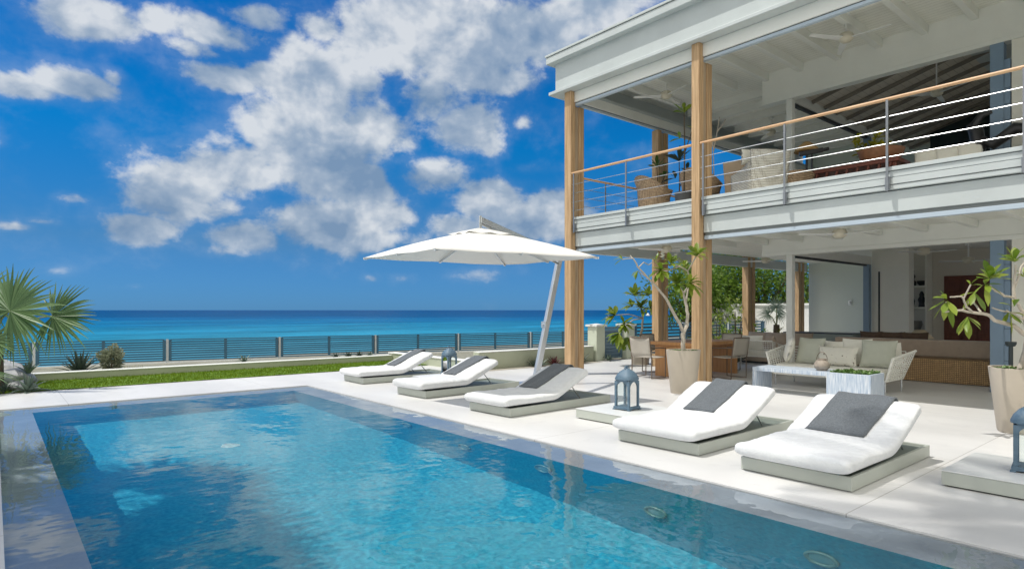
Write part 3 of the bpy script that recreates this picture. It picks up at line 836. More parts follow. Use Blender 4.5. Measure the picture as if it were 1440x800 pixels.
mb.build('door_panel', darkwood, door, bevel=.01)
mb = MB(); mb.box(18.985, 18.998, 5.22, 5.28, 1.35, 1.43); mb.build('light_switch', white, house)
mb = MB(); mb.box(20.72, 20.748, 8.05, 8.16, 1.55, 1.72); mb.box(20.66, 20.72, 8.08, 8.13, 1.6, 1.68)
mb.build('wall_lamp', steel, house)
# upper room: boarded ceiling that pitches up, dark end wall
S = .27


def zc(y): return 6.12 + S * (6.36 - y)


mb = MB()
Y0, Y1 = -1.5, 6.36
mb.add([(13.27, Y0, zc(Y0)), (13.27, Y1, zc(Y1)), (21, Y1, zc(Y1)), (21, Y0, zc(Y0)), (13.27, Y0, zc(Y0) + .12), (13.27, Y1, zc(Y1) + .12), (21, Y1, zc(Y1) + .12), (21, Y0, zc(Y0) + .12)],
       [(0, 1, 2, 3), (4, 7, 6, 5), (0, 4, 5, 1), (1, 5, 6, 2), (2, 6, 7, 3), (3, 7, 4, 0)])
mb.build('pitched_ceiling', ceil_room, house)
for k in range(13):
    x = 13.55 + k * .62
    mb = MB(); mb.bar((x, Y1 - .02, zc(Y1) - .04), (x, Y0, zc(Y0) - .04), .05, .075)
    mb.build('ceiling_batten', mat('batten', (.22, .20, .17), .7), house)
mb = MB(); mb.prism([(Y1, 6.45), (Y0, 6.45), (Y0, zc(Y0) + .1), (Y1, zc(Y1) + .1)], 0, 13.10, 13.25); mb.build('gable_wall', white, house)
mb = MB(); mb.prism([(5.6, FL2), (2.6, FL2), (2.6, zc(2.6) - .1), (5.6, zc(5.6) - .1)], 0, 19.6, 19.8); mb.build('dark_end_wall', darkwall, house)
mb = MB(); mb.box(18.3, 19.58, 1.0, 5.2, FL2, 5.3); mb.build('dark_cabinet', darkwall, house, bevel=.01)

# balcony railing
def rail_posts(lst, outer):
    for (x, y) in lst:
        p = MB()
        if outer == 'x': p.box(x, x + .012, y - .016, y + .016, 3.06, 4.33)
        else: p.box(x - .016, x + .016, y, y + .012, 3.06, 4.33)
        o = p.build('railing_post', rail_steel, house)
        b = MB()
        if outer == 'x': b.box(x + .012, x + .05, y - .028, y + .028, 3.08, 3.26)
        else: b.box(x - .045, x + .045, y - .036, y, 3.06, 3.30)
        b.build('bracket', rail_steel, o, bevel=.003)


rail_posts([(9.552, 9.33), (9.552, 7.9), (9.552, 6.17), (9.552, 4.71), (9.552, 3.25), (9.552, 1.75)], 'x')
rail_posts([(10.9, 9.605), (12.4, 9.605), (14.3, 9.605), (15.8, 9.605)], 'y')
for y0, y1 in ((6.41, 9.40), (-.02, 6.235)):
    mb = MB(); mb.tube([(9.58, y0, 4.345), (9.58, y1, 4.345)], .024, 12); mb.build('handrail', railwood, house, smooth=True)
    for z in (3.535, 3.72, 3.91, 4.10):
        mb = MB(); mb.tube([(9.575, y0, z), (9.575, y1, z)], .0055, 6); mb.build('railing_rod', steel, house, smooth=True)
for x0, x1 in ((9.98, 12.61), (13.05, 16.89)):
    mb = MB(); mb.tube([(x0, 9.6, 4.345), (x1, 9.6, 4.345)], .024, 12); mb.build('handrail', railwood, house, smooth=True)
    for z in (3.535, 3.72, 3.91, 4.10):
        mb = MB(); mb.tube([(x0, 9.6, z), (x1, 9.6, z)], .0055, 6); mb.build('railing_rod', steel, house, smooth=True)

# ceiling fans
def ceiling_fan(loc, drop, rot, label, r=.72):
    t = thing('ceiling_fan', label, 'ceiling fan', loc, rot, 'white ceiling fans')
    a = MB(); a.tube([(0, 0, drop), (0, 0, .08)], .014, 8); a.lathe([(.001, drop - .06), (.06, drop - .05), (.07, drop)], n=16)
    a.build('rod', fanm, t, smooth=True)
    b = MB(); b.lathe([(.001, -.07), (.07, -.06), (.115, -.02), (.125, .03), (.10, .085), (.04, .10), (.001, .10)], n=20)
    b.build('motor', fanbody, t, smooth=True)
    for k in range(3):
        an = 2 * PI * k / 3
        c = MB()
        q = Matrix.Rotation(an, 4, 'Z') @ Matrix.Rotation(R(12), 4, 'X')
        c.box(.11, r, -.055, .055, -.006, .006)
        vs = []
        for p in c.v:
            x, y, z = p
            y *= (1.15 if x < .2 else .72)
            vs.append(tuple(q @ Vector((x, y, z + .0))))
        c.v = vs
        c.build('blade', fanm, t, bevel=.004)
    return t


ceiling_fan((11.5, 4.56, 6.17), .43, .55, 'white fan with large clear blades under the upper ceiling, nearest of all')
ceiling_fan((11.5, 8.35, 6.17), .43, .2, 'white fan hanging above the wicker chairs at the far upper corner')
ceiling_fan((16.1, 8.3, 6.17), .43, .9, 'distant white fan seen between the timber post and the tall wicker chair', .6)
ceiling_fan((15.1, 4.2, 5.92), .72, .1, 'fan in the dark upper room under the boarded pitched ceiling')
ceiling_fan((11.5, 4.67, 2.74), .21, .35, 'fan half hidden by the lower ceiling edge above the white sofa')
ceiling_fan((11.5, 8.35, 2.74), .21, .75, 'lower fan above the dining table behind the potted frangipani')
ceiling_fan((16.2, 8.5, 2.74), .21, .15, 'lower fan beside the slim white column', .6)
ceiling_fan((15.5, 4.54, 2.66), .29, .45, 'fan inside the lower room close behind the white beam', .6)
ceiling_fan((17.3, 4.18, 2.53), .42, .1, 'fan on a rod above the dark red carved door', .6)

# ------------------------------------------------------------------ sea fence, gate pillars, garden wall
def fence_panel_pts(A, B, n, z0, z1, root, halfpost=True):
    A = Vector(A); B = Vector(B)
    for i in range(n):
        p = A + (B - A) * (i / n); q = A + (B - A) * ((i + 1) / n); d = (q - p).normalized()
        p2 = p + d * .12; q2 = q - d * .12
        fr = MB()
        for a in (p2, q2, (p2 + q2) / 2): fr.bar((a.x, a.y, z0 + .06), (a.x, a.y, z1), .12, .06, up=(-d.y, d.x, 0))
        fr.bar((p2.x, p2.y, z1), (q2.x, q2.y, z1), .06, .05); fr.bar((p2.x, p2.y, z0 + .08), (q2.x, q2.y, z0 + .08), .06, .05)
        s = MB()
        for k in range(1, 9):
            z = z0 + .08 + (z1 - z0 - .08) * k / 9
            s.bar((p2.x, p2.y, z), (q2.x, q2.y, z), .02, .068)
        f = fr.build('fence_frame', fence_blue, root); s.build('slat_panel', fence_blue, f)
    for i in range(n + 1):
        p = A + (B - A) * (i / n)
        m = MB(); m.bar((p.x, p.y, z0 - .12), (p.x, p.y, z1 + .03), .1, .1, up=(1, 0, 0)); m.build('post', alum, root)


fz0, fz1 = -1.0, .03
fence = thing('sea_fence', 'long slate blue slatted fence with wide panels between the lawn and the sea', 'fence')
fence_panel_pts((-18.0, 36.35, 0), (30.3, 27.75, 0), 10, fz0, fz1, fence)
mb = MB(); mb.bar((-18, 36.35, -1.12), (30.3, 27.75, -1.12), .25, .24); mb.build('kerb', whitewall, fence)
f2 = thing('terrace_fence', 'blue grey slatted fence running on from the right gate pillar behind the dining table', 'fence')
fence_panel_pts((14.35, 11.62, 0), (22.0, 11.62, 0), 3, .0, .98, f2)


def pillar(x, y, label):
    t = thing('gate_pillar', label, 'pillar', (x, y, 0), 0, 'gate pillars')
    a = MB(); a.box(-.17, .17, -.17, .17, 0, .94); a.build('shaft', pillarm, t, bevel=.012)
    a = MB(); a.box(-.215, .215, -.215, .215, .942, 1.0); a.lathe([(.001, 1.03), (.27, 1.0)], n=4, cap=False); a.build('cap', whitewall, t, bevel=.008)
    return t


pillar(12.84, 11.66, 'pale sage gate pillar with white cap on the umbrella side of the gate')
pillar(14.07, 11.62, 'pale gate pillar partly hidden by frangipani leaves beside the dining chairs')
g = thing('garden_gate', 'blue grey louvred garden gate between two capped pillars', 'gate', (13.03, 11.64, 0))
mb = MB(); mb.box(0, .07, -.03, .03, .04, .93); mb.box(.79, .86, -.03, .03, .04, .93); mb.box(.07, .79, -.03, .03, .86, .93); mb.box(.07, .79, -.03, .03, .04, .11)
mb.build('gate_frame', gate_blue, g, bevel=.004)
mb = MB()
for k in range(8): mb.bar((.07, 0, .16 + k * .092), (.79, 0, .16 + k * .092), .016, .098, up=(0, -.35, 1))
mb.build('louvre_panel', gate_blue, g)
mb = MB(); mb.box(.72, .78, -.07, -.03, .5, .53); mb.build('handle', steel, g)

gw = thing('white_garden_wall', 'high white garden wall with coping in front of the trees', 'garden wall')
mb = MB(); A = Vector((23.0, 15.4, 0)); B = Vector((23.0, 8.0, 0))
mb.box(22.9, 23.1, 8, 15.4, -.4, 1.55); mb.build('wall', whitewall, gw)
mb = MB(); mb.box(22.85, 23.15, 7.95, 15.45, 1.553, 1.65); mb.build('coping', whitewall, gw, bevel=.02)
mb = MB(); mb.box(22.6, 22.898, 14.0, 14.4, -.3, 1.6); mb.build('end_pier', whitewall, gw, bevel=.02)

# ------------------------------------------------------------------ sun loungers
BEND, HEAD, LTOP, BACKA = 0.86, 0.74, 0.195, R(24)


def lounger_path(s):
    """centre line of the mattress: s metres from the foot; returns point (x, z), tangent, normal"""
    x0 = -0.10
    flat = BEND - x0
    r = 0.28; arc = r * BACKA
    f1 = flat - arc / 2
    if s <= f1: return Vector((x0 + s, LTOP)), Vector((1, 0))
    if s <= f1 + arc:
        a = (s - f1) / r
        return Vector((x0 + f1 + r * math.sin(a), LTOP + r * (1 - math.cos(a)))), Vector((math.cos(a), math.sin(a)))
    p = Vector((x0 + f1 + r * math.sin(BACKA), LTOP + r * (1 - math.cos(BACKA))))
    t = Vector((math.cos(BACKA), math.sin(BACKA)))
    return p + t * (s - f1 - arc), t


TOTAL = BEND + .10 + HEAD


def mattress_mb(width, seed):
    th = 0.125
    m = MB(); NS, NR = 96, 40
    rings = []
    for i in range(NS + 1):
        s = TOTAL * i / NS
        e = min(s, TOTAL - s); rd = .055
        k = 1.0 if e > rd else math.sqrt(max(0, 1 - ((rd - e) / rd) ** 2)) * .5 + .5
        hw = width / 2 - (0 if e > rd else .03 * (1 - math.sqrt(max(0, 1 - ((rd - e) / rd) ** 2))))
        p, t = lounger_path(s); n = Vector((-t.y, t.x))
        ring = []
        for q in range(NR):
            a = 2 * PI * q / NR
            ca, sa = math.cos(a), math.sin(a)
            ex = 2 / 7.0
            yy = hw * math.copysign(abs(ca) ** ex, ca); zz = th / 2 * k * math.copysign(abs(sa) ** (2 / 3.2), sa)
            w = 0
            if sa > 0:
                w = .013 * noise.noise(Vector((s * 3.2 + seed, yy * 2.6, seed))) + .007 * noise.noise(Vector((s * 8, yy * 6 + seed, 3))) + .005 * noise.noise(Vector((s * 22, yy * 5 + seed, 8)))
                w += .012 * (1 - (yy / hw) ** 2) * min(1, e / .2)
            elif abs(ca) > .9: w = .008 * noise.noise(Vector((s * 7, seed, 1)))
            ring.append((p.x + n.x * (zz + w), yy * (1 + .006 * noise.noise(Vector((s * 4, zz * 20, seed)))), p.y + n.y * (zz + w)))
        rings.append(ring)
    vs = [v for r in rings for v in r]
    fs = [(i * NR + k, i * NR + (k + 1) % NR, (i + 1) * NR + (k + 1) % NR, (i + 1) * NR + k) for i in range(NS) for k in range(NR)]
    fs += [tuple(range(NR - 1, -1, -1)), tuple(range(NS * NR, (NS + 1) * NR))]
    return m.add(vs, fs)


def towel_mb(y0, y1, s0, skew, seed):
    """a folded towel lying down the backrest and over its top edge"""
    m = MB()
    def fn(a, b):
        y = y0 + (y1 - y0) * a + .006 * noise.noise(Vector((b * 4, a * 3, seed)))
        L1 = TOTAL - s0 - .005; s = b * (L1 + .16)
        off = .080 + (.006 if (.035 < b < .06 or b < .012) else 0) + .004 * noise.noise(Vector((a * 5, b * 6, seed))) + .003 * math.sin(a * 9 + b * 4 + seed)
        if s <= L1:
            p, t = lounger_path(s0 + s); n = Vector((-t.y, t.x))
            q = p + n * off
        else:
            p, t = lounger_path(TOTAL - .005); n = Vector((-t.y, t.x))
            d = s - L1; ang = min(d / .075, PI * .55)
            q = p + n * (off * math.cos(ang)) + t * (.008 + off * math.sin(ang) * .55)
            if d > .075 * PI * .55: q = q - n * (d - .075 * PI * .55)
        y += skew * (1 - b)
        return (q.x, y, q.y)
    m.grid(fn, 16, 60)
    return m


def lounger(loc, rz, width, length, label, towel, tlabel, seed):
    t = thing('sun_lounger', label, 'sun lounger', loc, rz, 'white sun loungers along the pool')
    b = MB(); hw = width / 2 - .02
    for q in ((0, .03, -hw, hw), (length - .03, length, -hw, hw), (.03, length - .03, -hw, -hw + .03), (.03, length - .03, hw - .03, hw)):
        b.box(*q, .006, .115)
    b.build('base', basegrey, t, bevel=.004)
    b = MB(); b.box(.03, length - .03, -hw + .03, hw - .03, .05, .088); b.build('tray', basetop, t)
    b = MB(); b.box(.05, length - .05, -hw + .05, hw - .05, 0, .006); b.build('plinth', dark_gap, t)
    mattress_mb(width, seed).build('mattress', terry, t, smooth=True)
    p, tn = lounger_path(BEND + .55)
    for s in (-1, 1):
        a = MB(); y = s * (width / 2 - .16)
        a.tube([(p.x + .03, y, p.y - .06), (p.x + .24, y, .09)], .008, 6)
        a.build('support_strut', steel, t, smooth=True)
    # towel: its own thing, resting on the backrest
    y0, y1, s0, skew = towel
    o = towel_mb(y0, y1, s0, skew, seed).build('towel', towelm, None, smooth=True, solid=.012)
    o.location = loc; o.rotation_euler = (0, 0, rz)
    tag(o, tlabel, 'towel', 'charcoal towels on the loungers')
    return t


lounger((5.05, 2.42, 0), R(0), .96, 1.80, 'nearest white sun lounger beside the low table at the right edge', (-.27, .25, .96, .04), 'charcoal towel over the backrest of the nearest lounger', 1.3)
lounger((5.17, 3.88, 0), R(1), 1.02, 2.0, 'fourth lounger from the sea, right behind the tall dark lantern on the low table', (-.16, .22, .98, .03), 'charcoal towel over the lounger in front of the tall potted frangipani', 2.1)
lounger((5.15, 6.62, 0), R(2), .90, 2.05, 'sun lounger directly in front of the leaning umbrella pole', (-.12, .24, .94, .06), 'dark towel on the lounger in front of the umbrella pole', 3.7)
lounger((5.22, 8.78, 0), R(3), .86, 2.05, 'second lounger from the sea, half shaded under the white umbrella', (-.14, .20, 1.0, .10), 'dark towel on the second lounger from the sea', 4.4)
lounger((5.36, 11.18, 0), R(-1), .90, 2.0, 'farthest white lounger next to the lawn', (-.10, .24, .96, .02), 'grey towel on the farthest lounger next to the lawn', 5.9)

# low side tables and lanterns
def side_table(loc, sx, sy, label):
    t = thing('low_table', label, 'table', loc, 0, 'low pale tables between the loungers')
    a = MB(); a.box(0, sx, -sy, 0, .012, .118); a.build('body', basegrey, t, bevel=.004)
    a = MB(); a.box(-.004, sx + .004, -sy - .004, .004, .119, .128); a.build('tabletop', tabletopw, t, bevel=.003)
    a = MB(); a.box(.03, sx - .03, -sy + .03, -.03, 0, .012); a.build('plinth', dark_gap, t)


side_table((5.80, 5.62, 0), .95, .95, 'low square table carrying the tall lantern between third and fourth lounger')
side_table((5.80, 1.58, 0), .95, 1.0, 'low table cut off by the right edge beside the nearest lounger')
side_table((6.25, 10.45, 0), .95, .75, 'low table hidden behind the second lounger from the sea')


def lantern(loc, rz, label):
    t = thing('lantern', label, 'lantern', loc, rz, 'blue grey metal lanterns')
    w = .112; h = .37
    a = MB(); a.box(-w - .012, w + .012, -w - .012, w + .012, .012, .045)
    for sx in (-1, 1):
        for sy in (-1, 1): a.box(sx * w - .02, sx * w + .02, sy * w - .02, sy * w + .02, 0, .015)
    a.build('foot', lantern_m, t, bevel=.004)
    f = MB()
    for sx in (-1, 1):
        for sy in (-1, 1): f.box(sx * (w - .014) - .014, sx * (w - .014) + .014, sy * (w - .014) - .014, sy * (w - .014) + .014, .045, h)
    # arched heads on each side
    for k in range(4):
        q = Matrix.Rotation(k * PI / 2, 4, 'Z'); b = MB(); n = 10; arc = []
        ww = w - .028
        for i in range(n + 1):
            an = PI * i / n; arc.append((-ww * math.cos(an), h - .085 + .075 * math.sin(an)))
        for i in range(n):
            (x0, z0), (x1, z1) = arc[i], arc[i + 1]
            b.add([(x0, -w, z0), (x1, -w, z1), (x1, -w, h + .012), (x0, -w, h + .012), (x0, -w + .02, z0), (x1, -w + .02, z1), (x1, -w + .02, h + .012), (x0, -w + .02, h + .012)],
                  [(0, 1, 2, 3), (7, 6, 5, 4), (0, 4, 5, 1), (2, 6, 7, 3)])
        b.v = [tuple(q @ Vector(p)) for p in b.v]
        f.add(b.v, b.f)
    f.build('frame', lantern_m, t)
    d = MB(); d.lathe([(w + .022, h + .012), (w + .024, h + .03), (w + .006, h + .07), (w - .03, h + .115), (w - .075, h + .145), (.03, h + .155), (.001, h + .157)], n=24, sq=3.2)
    d.build('dome', lantern_m, t, smooth=True)
    r = MB(); r.tube([(.05 * math.cos(PI * i / 12), 0, h + .155 + .032 * math.sin(PI * i / 12)) for i in range(13)], .007, 6)
    r.tube([(0, 0, h + .155), (0, 0, h + .18)], .018, 8)
    r.build('handle', lantern_m, t, smooth=True)
    g_ = MB()
    for k in range(4):
        b = MB(); b.add([(-w + .03, -w + .012, .05), (w - .03, -w + .012, .05), (w - .03, -w + .012, h - .02), (-w + .03, -w + .012, h - .02)], [(0, 1, 2, 3)])
        q = Matrix.Rotation(k * PI / 2, 4, 'Z'); b.v = [tuple(q @ Vector(p)) for p in b.v]
        b.build('glass_pane', glass, t)
    return t


lantern((6.24, 5.14, .128), R(4), 'tall blue grey lantern on the low table in the middle of the deck')
lantern((6.28, 1.10, .128), R(8), 'blue lantern cut off by the right edge of the picture')
lantern((6.92, 10.18, .128), R(2), 'distant grey lantern between the two farthest loungers')

# ------------------------------------------------------------------ cantilever umbrella
um = thing('cantilever_umbrella', 'white rectangular cantilever umbrella on a leaning aluminium pole', 'umbrella', (7.82, 8.65, 0))
O = Vector((7.82, 8.65, 0))
cs = [Vector(p) - O for p in ((4.32, 8.66, 2.19), (4.43, 6.86, 2.20), (7.06, 6.36, 2.20), (6.92, 8.44, 2.20))]
ap = Vector((5.70, 7.56, 2.62)) - O


def canopy_pt(a, b, up=0.0):
    """a: 0..1 round the rim, b: 0 apex .. 1 rim"""
    k = (a * 4) % 4; i = int(k); f = k - i
    e = cs[i] * (1 - f) + cs[(i + 1) % 4] * f
    sag = -.025 * math.sin(PI * f * 2 if False else 0) - .012 * (1 - abs(2 * ((f * 2) % 1) - 1)) * b
    p = ap * (1 - b) + e * b
    p.z += .035 * math.sin(PI * b) + sag + up
    return p


mb = MB(); NA, NB = 48, 14
mb.add([canopy_pt(i / NA, .10 + .90 * j / NB) for j in range(NB + 1) for i in range(NA)], [(j * NA + i, j * NA + (i + 1) % NA, (j + 1) * NA + (i + 1) % NA, (j + 1) * NA + i) for j in range(NB) for i in range(NA)])
canopy = mb.build('canopy', canvas, um, smooth=True, solid=.006)
mb = MB()
def vent(a, b):
    p = canopy_pt(a, b * .27, .035 - .02 * b)
    p.z += .012 * math.cos(a * 16 * PI) * b
    return p
mb.add([vent(i / NA, max(.01, j / 6)) for j in range(7) for i in range(NA)], [(j * NA + i, j * NA + (i + 1) % NA, (j + 1) * NA + (i + 1) % NA, (j + 1) * NA + i) for j in range(6) for i in range(NA)])
mb.build('vent_flap', canvas, canopy, smooth=True, solid=.005)
hub = ap + Vector((0, 0, -.22))
mb = MB(); mb.lathe([(.001, -.05), (.05, -.05), (.065, 0), (.05, .06), (.03, .22), (.001, .22)], c=hub, n=14); mb.build('hub', alum, um, smooth=True)
for k in range(8):
    a = k / 8
    tip = canopy_pt(a, .985, -.022)
    mb = MB(); mb.bar(canopy_pt(a, .04, -.045), tip, .018, .026); rib = mb.build('rib', alum, um)
    mb = MB(); mb.bar(hub + Vector((0, 0, .0)), canopy_pt(a, .42, -.05), .014, .018); mb.build('strut', alum, rib)
    mb = MB(); mb.lathe([(.001, -.02), (.016, -.014), (.016, .014), (.001, .02)], c=canopy_pt(a, .995, -.01), n=8); mb.build('rib_cap', alum, rib, smooth=True)
ptop = pd(787, 362, 11.75) - O
mb = MB(); mb.bar((0, 0, .02), ptop, .075, .12, up=(1, 0, 0)); pole = mb.build('pole', alum, um, bevel=.01)
mb = MB(); c = ptop * .47; mb.box(c.x - .09, c.x - .03, c.y - .06, c.y + .06, c.z - .06, c.z + .06); mb.tube([(c.x - .08, c.y, c.z), (c.x - .14, c.y - .02, c.z)], .012, 8); mb.build('crank', alum, pole, bevel=.006)
mb = MB(); mb.box(-.35, .35, -.35, .35, .004, .035); mb.build('base_plate', alum, um, bevel=.006)
tip = pd(668, 309, 9.45) - O
tip = Vector((ap.x, ap.y, tip.z))
mb = MB(); mb.bar(tip, ptop + Vector((0, 0, .04)), .075, .085); arm = mb.build('arm', alum, um, bevel=.008)
mb = MB(); mb.bar(tip + Vector((.0, 0, -.05)), ptop + Vector((-.02, 0, -.13)), .03, .03); mb.build('arm_strut', steel, arm)
mb = MB(); mb.bar(tip + Vector((0, 0, .06)), ap + Vector((0, 0, -.05)), .05, .05); mb.build('hanger', alum, arm, bevel=.006)

# ------------------------------------------------------------------ dining table and chairs
t = thing('dining_table', 'warm teak dining table with solid panel ends behind the tall planter', 'table', (11.75, 7.75, 0))
mb = MB(); mb.box(-.95, 1.0, -.52, .52, .665, .735); mb.build('tabletop', tablewood, t, bevel=.006)
for x in (-.86, .84):
    mb = MB(); mb.box(x, x + .07, -.45, .45, 0, .664); mb.build('panel_leg', tablewood, t, bevel=.005)
mb = MB(); mb.lathe([(.001, 0), (.13, .01), (.17, .05), (.16, .055), (.001, .02)], n=20)
b = mb.build('glass_bowl', mat('pale_bowl', (.45, .52, .55), .15, .05), None, smooth=True, loc=(11.55, 7.7, .736)); tag(b, 'pale glass bowl lying on the teak dining table', 'bowl')


def dining_chair(loc, rz, label):
    """faces +x"""
    t = thing('dining_chair', label, 'chair', loc, rz, 'sling dining chairs round the teak table')
    for s in (-1, 1):
        y = s * .25
        m = MB(); m.tube([(-.24, y, .44), (-.24, y, .02), (.22, y, .02), (.22, y, .44)], .012, 6); m.build('sled_leg', chairframe, t)
        m = MB(); m.tube([(-.25, y, .44), (-.31, y, .84)], .012, 6); m.build('back_upright', chairframe, t)
        m = MB(); m.tube([(.22, y, .44), (.22, y, .62), (-.27, y, .64)], .012, 6); m.build('armrest', chairframe, t)
    m = MB(); m.tube([(-.31, -.25, .84), (-.31, .25, .84)], .012, 6); m.build('top_rail', chairframe, t)
    m = MB(); m.grid(lambda a, b: (-.24 + .46 * a, -.245 + .49 * b, .44 - .012 * math.sin(PI * a)), 6, 6); m.build('seat', slingm, t, solid=.012, smooth=True)
    m = MB(); m.grid(lambda a, b: (-.255 - .06 * a + .02 * math.sin(PI * b), -.245 + .49 * b, .47 + .365 * a), 6, 6); m.build('backrest', slingm, t, solid=.014, smooth=True)
    return t


dining_chair((10.42, 8.0, 0), 0, 'grey sling chair at the near end of the teak table, next to the tall planter')
dining_chair((11.55, 8.62, 0), R(-90), 'shaded sling chair on the gate side of the teak table')
dining_chair((11.62, 6.9, 0), R(85), 'taupe sling chair showing right of the front timber post')
dining_chair((13.05, 7.85, 0), R(180), 'sling chair at the far end of the teak table, mostly hidden')

# ------------------------------------------------------------------ cushions
def cushion(loc, w, h, d, rz, tilt, m, label, cat='cushion', group=None, roll=0):
    """stands on its lower edge at loc; its face looks along local -x; w along y"""
    a = MB()
    def sup(x, p): return math.copysign(abs(x) ** p, x)
    NU, NV = 24, 14; vs = []
    for side in (-1, 1):
        for j in range(NV + 1):
            for i in range(NU + 1):
                u = i / NU * 2 - 1; v = j / NV * 2 - 1
                pinch = 1 - .07 * (1 - u * u) * abs(v) ** 3 - 0
                pin2 = 1 - .07 * (1 - v * v) * abs(u) ** 3
                thick = (max(0, 1 - abs(u) ** 2.6) * max(0, 1 - abs(v) ** 2.6)) ** .45
                x = side * d / 2 * thick + side * .004 * noise.noise(Vector((u * 3 + loc[0], v * 3 + loc[1], side)))
                vs.append(Vector((x, u * w / 2 * pin2, (v * pinch + 1) * h / 2)))
    n = NU + 1; off = n * (NV + 1); fs = []
    for s in (0, 1):
        for j in range(NV):
            for i in range(NU):
                q = (j * n + i, j * n + i + 1, (j + 1) * n + i + 1, (j + 1) * n + i)
                fs.append(tuple(k + s * off for k in (q if s else q[::-1])))
    q = Matrix.Rotation(rz, 4, 'Z') @ Matrix.Rotation(tilt, 4, 'Y') @ Matrix.Rotation(roll, 4, 'X')
    a.add([q @ v for v in vs], fs)
    me_o = a.build('cushion', m, None, smooth=True, loc=loc)
    bm = bmesh.new(); bm.from_mesh(me_o.data); bmesh.ops.remove_doubles(bm, verts=bm.verts[:], dist=.0008); bm.to_mesh(me_o.data); bm.free()
    return tag(me_o, label, cat, group)


# ------------------------------------------------------------------ white rope sofa facing the pool
sofa = thing('rope_sofa', 'long white rope sofa with flared woven arms facing the pool', 'sofa', (11.25, 3.84, 0))


def woven(fn, nu, nv, r=.006):
    m = MB()
    for i in range(nu + 1): m.tube([fn(i / nu, j / 8) for j in range(9)], r, 4)
    for j in range(nv + 1): m.tube([fn(i / 8, j / nv) for i in range(9)], r, 4)
    return m


mb = MB(); mb.box(.02, .86, .02, 1.93, .20, .235); mb.build('frame', ropem, sofa, bevel=.01)
mb = MB(); mb.box(0.0, .82, .06, 1.89, .236, .40); mb.build('seat_cushion', cushm, sofa, bevel=.045)
for (x, y) in ((.05, .03), (.80, .03), (.05, 1.9), (.80, 1.9)):
    mb = MB(); mb.tube([(x, y, 0), (x, y, .2)], .014, 8); mb.build('leg', steel, sofa, smooth=True)
for s, y in ((-1, 0.0), (1, 1.95)):
    f = lambda a, b, s=s, y=y: Vector((.0 + .78 * a + .10 * b * a, y + s * (.10 * b + .06 * b * a), .22 + (.38 + .10 * a) * b))
    woven(f, 9, 11, .009).build('woven_arm', ropem, sofa)
    mb = MB(); mb.tube([f(a / 8, 1) for a in range(9)], .022, 8); mb.tube([f(0, b / 6) for b in range(7)], .020, 8); mb.build('arm_roll', ropem, sofa, smooth=True)
f = lambda a, b: Vector((.80 + .12 * b, 1.95 * a, .22 + .46 * b))
woven(f, 22, 9, .008).build('woven_back', ropem, sofa)
G_ = 'cushions on the white rope sofa'
cushion((11.62, 5.70, .41), .44, .50, .16, R(-62), R(14), cushm, 'cream cushion leaning on the left arm of the rope sofa', group=G_)
cushion((11.62, 5.28, .41), .52, .50, .17, R(-8), R(18), sagem, 'large sage cushion near the left end of the rope sofa', group=G_)
cushion((11.86, 4.92, .41), .42, .44, .15, R(0), R(16), cushm, 'small cream cushion peeping out behind the printed one', group=G_)
cushion((11.84, 4.55, .41), .50, .50, .16, R(4), R(18), cushm, 'tall cream cushion at the back middle of the rope sofa', group=G_)
pr = mat('printed_linen', (0.68, 0.67, 0.60), 0.95, 0.04, 10, 0.3, 300, spec=.15)
def print_marks(m):
    nt = m.node_tree; N = nt.nodes.new; L = nt.links.new; p = nt.nodes['Principled BSDF']
    tc = N('ShaderNodeTexCoord'); n = N('ShaderNodeTexNoise'); L(tc.outputs['Object'], n.inputs[0]); n.inputs['Scale'].default_value = 22; n.inputs['Detail'].default_value = 3
    s = N('ShaderNodeSeparateXYZ'); L(tc.outputs['Object'], s.inputs[0])
    band = N('ShaderNodeMapRange'); L(s.outputs[2], band.inputs[0]); band.inputs[1].default_value = .26; band.inputs[2].default_value = .12; band.inputs[3].default_value = 0; band.inputs[4].default_value = .10
    ad = N('ShaderNodeMath'); L(n.outputs[0], ad.inputs[0]); L(band.outputs[0], ad.inputs[1])
    g = N('ShaderNodeMath'); g.operation = 'GREATER_THAN'; L(ad.outputs[0], g.inputs[0]); g.inputs[1].default_value = .735
    mx = N('ShaderNodeMix'); mx.data_type = 'RGBA'; old = p.inputs['Base Color'].links[0].from_socket
    L(g.outputs[0], mx.inputs[0]); L(old, mx.inputs[6]); mx.inputs[7].default_value = (.13, .11, .09, 1); L(mx.outputs[2], p.inputs['Base Color'])
print_marks(pr)
cushion((11.52, 4.74, .41), .68, .36, .17, R(2), R(20), pr, 'cream lumbar cushion printed with small grey marks', group=G_)
cushion((11.66, 4.12, .41), .56, .50, .18, R(6), R(20), sagem, 'large sage cushion near the right arm of the rope sofa', group=G_)
cushion((11.95, 3.95, .43), .30, .42, .13, R(40), R(14), cushm, 'white cushion tucked in the right corner of the rope sofa', group=G_)

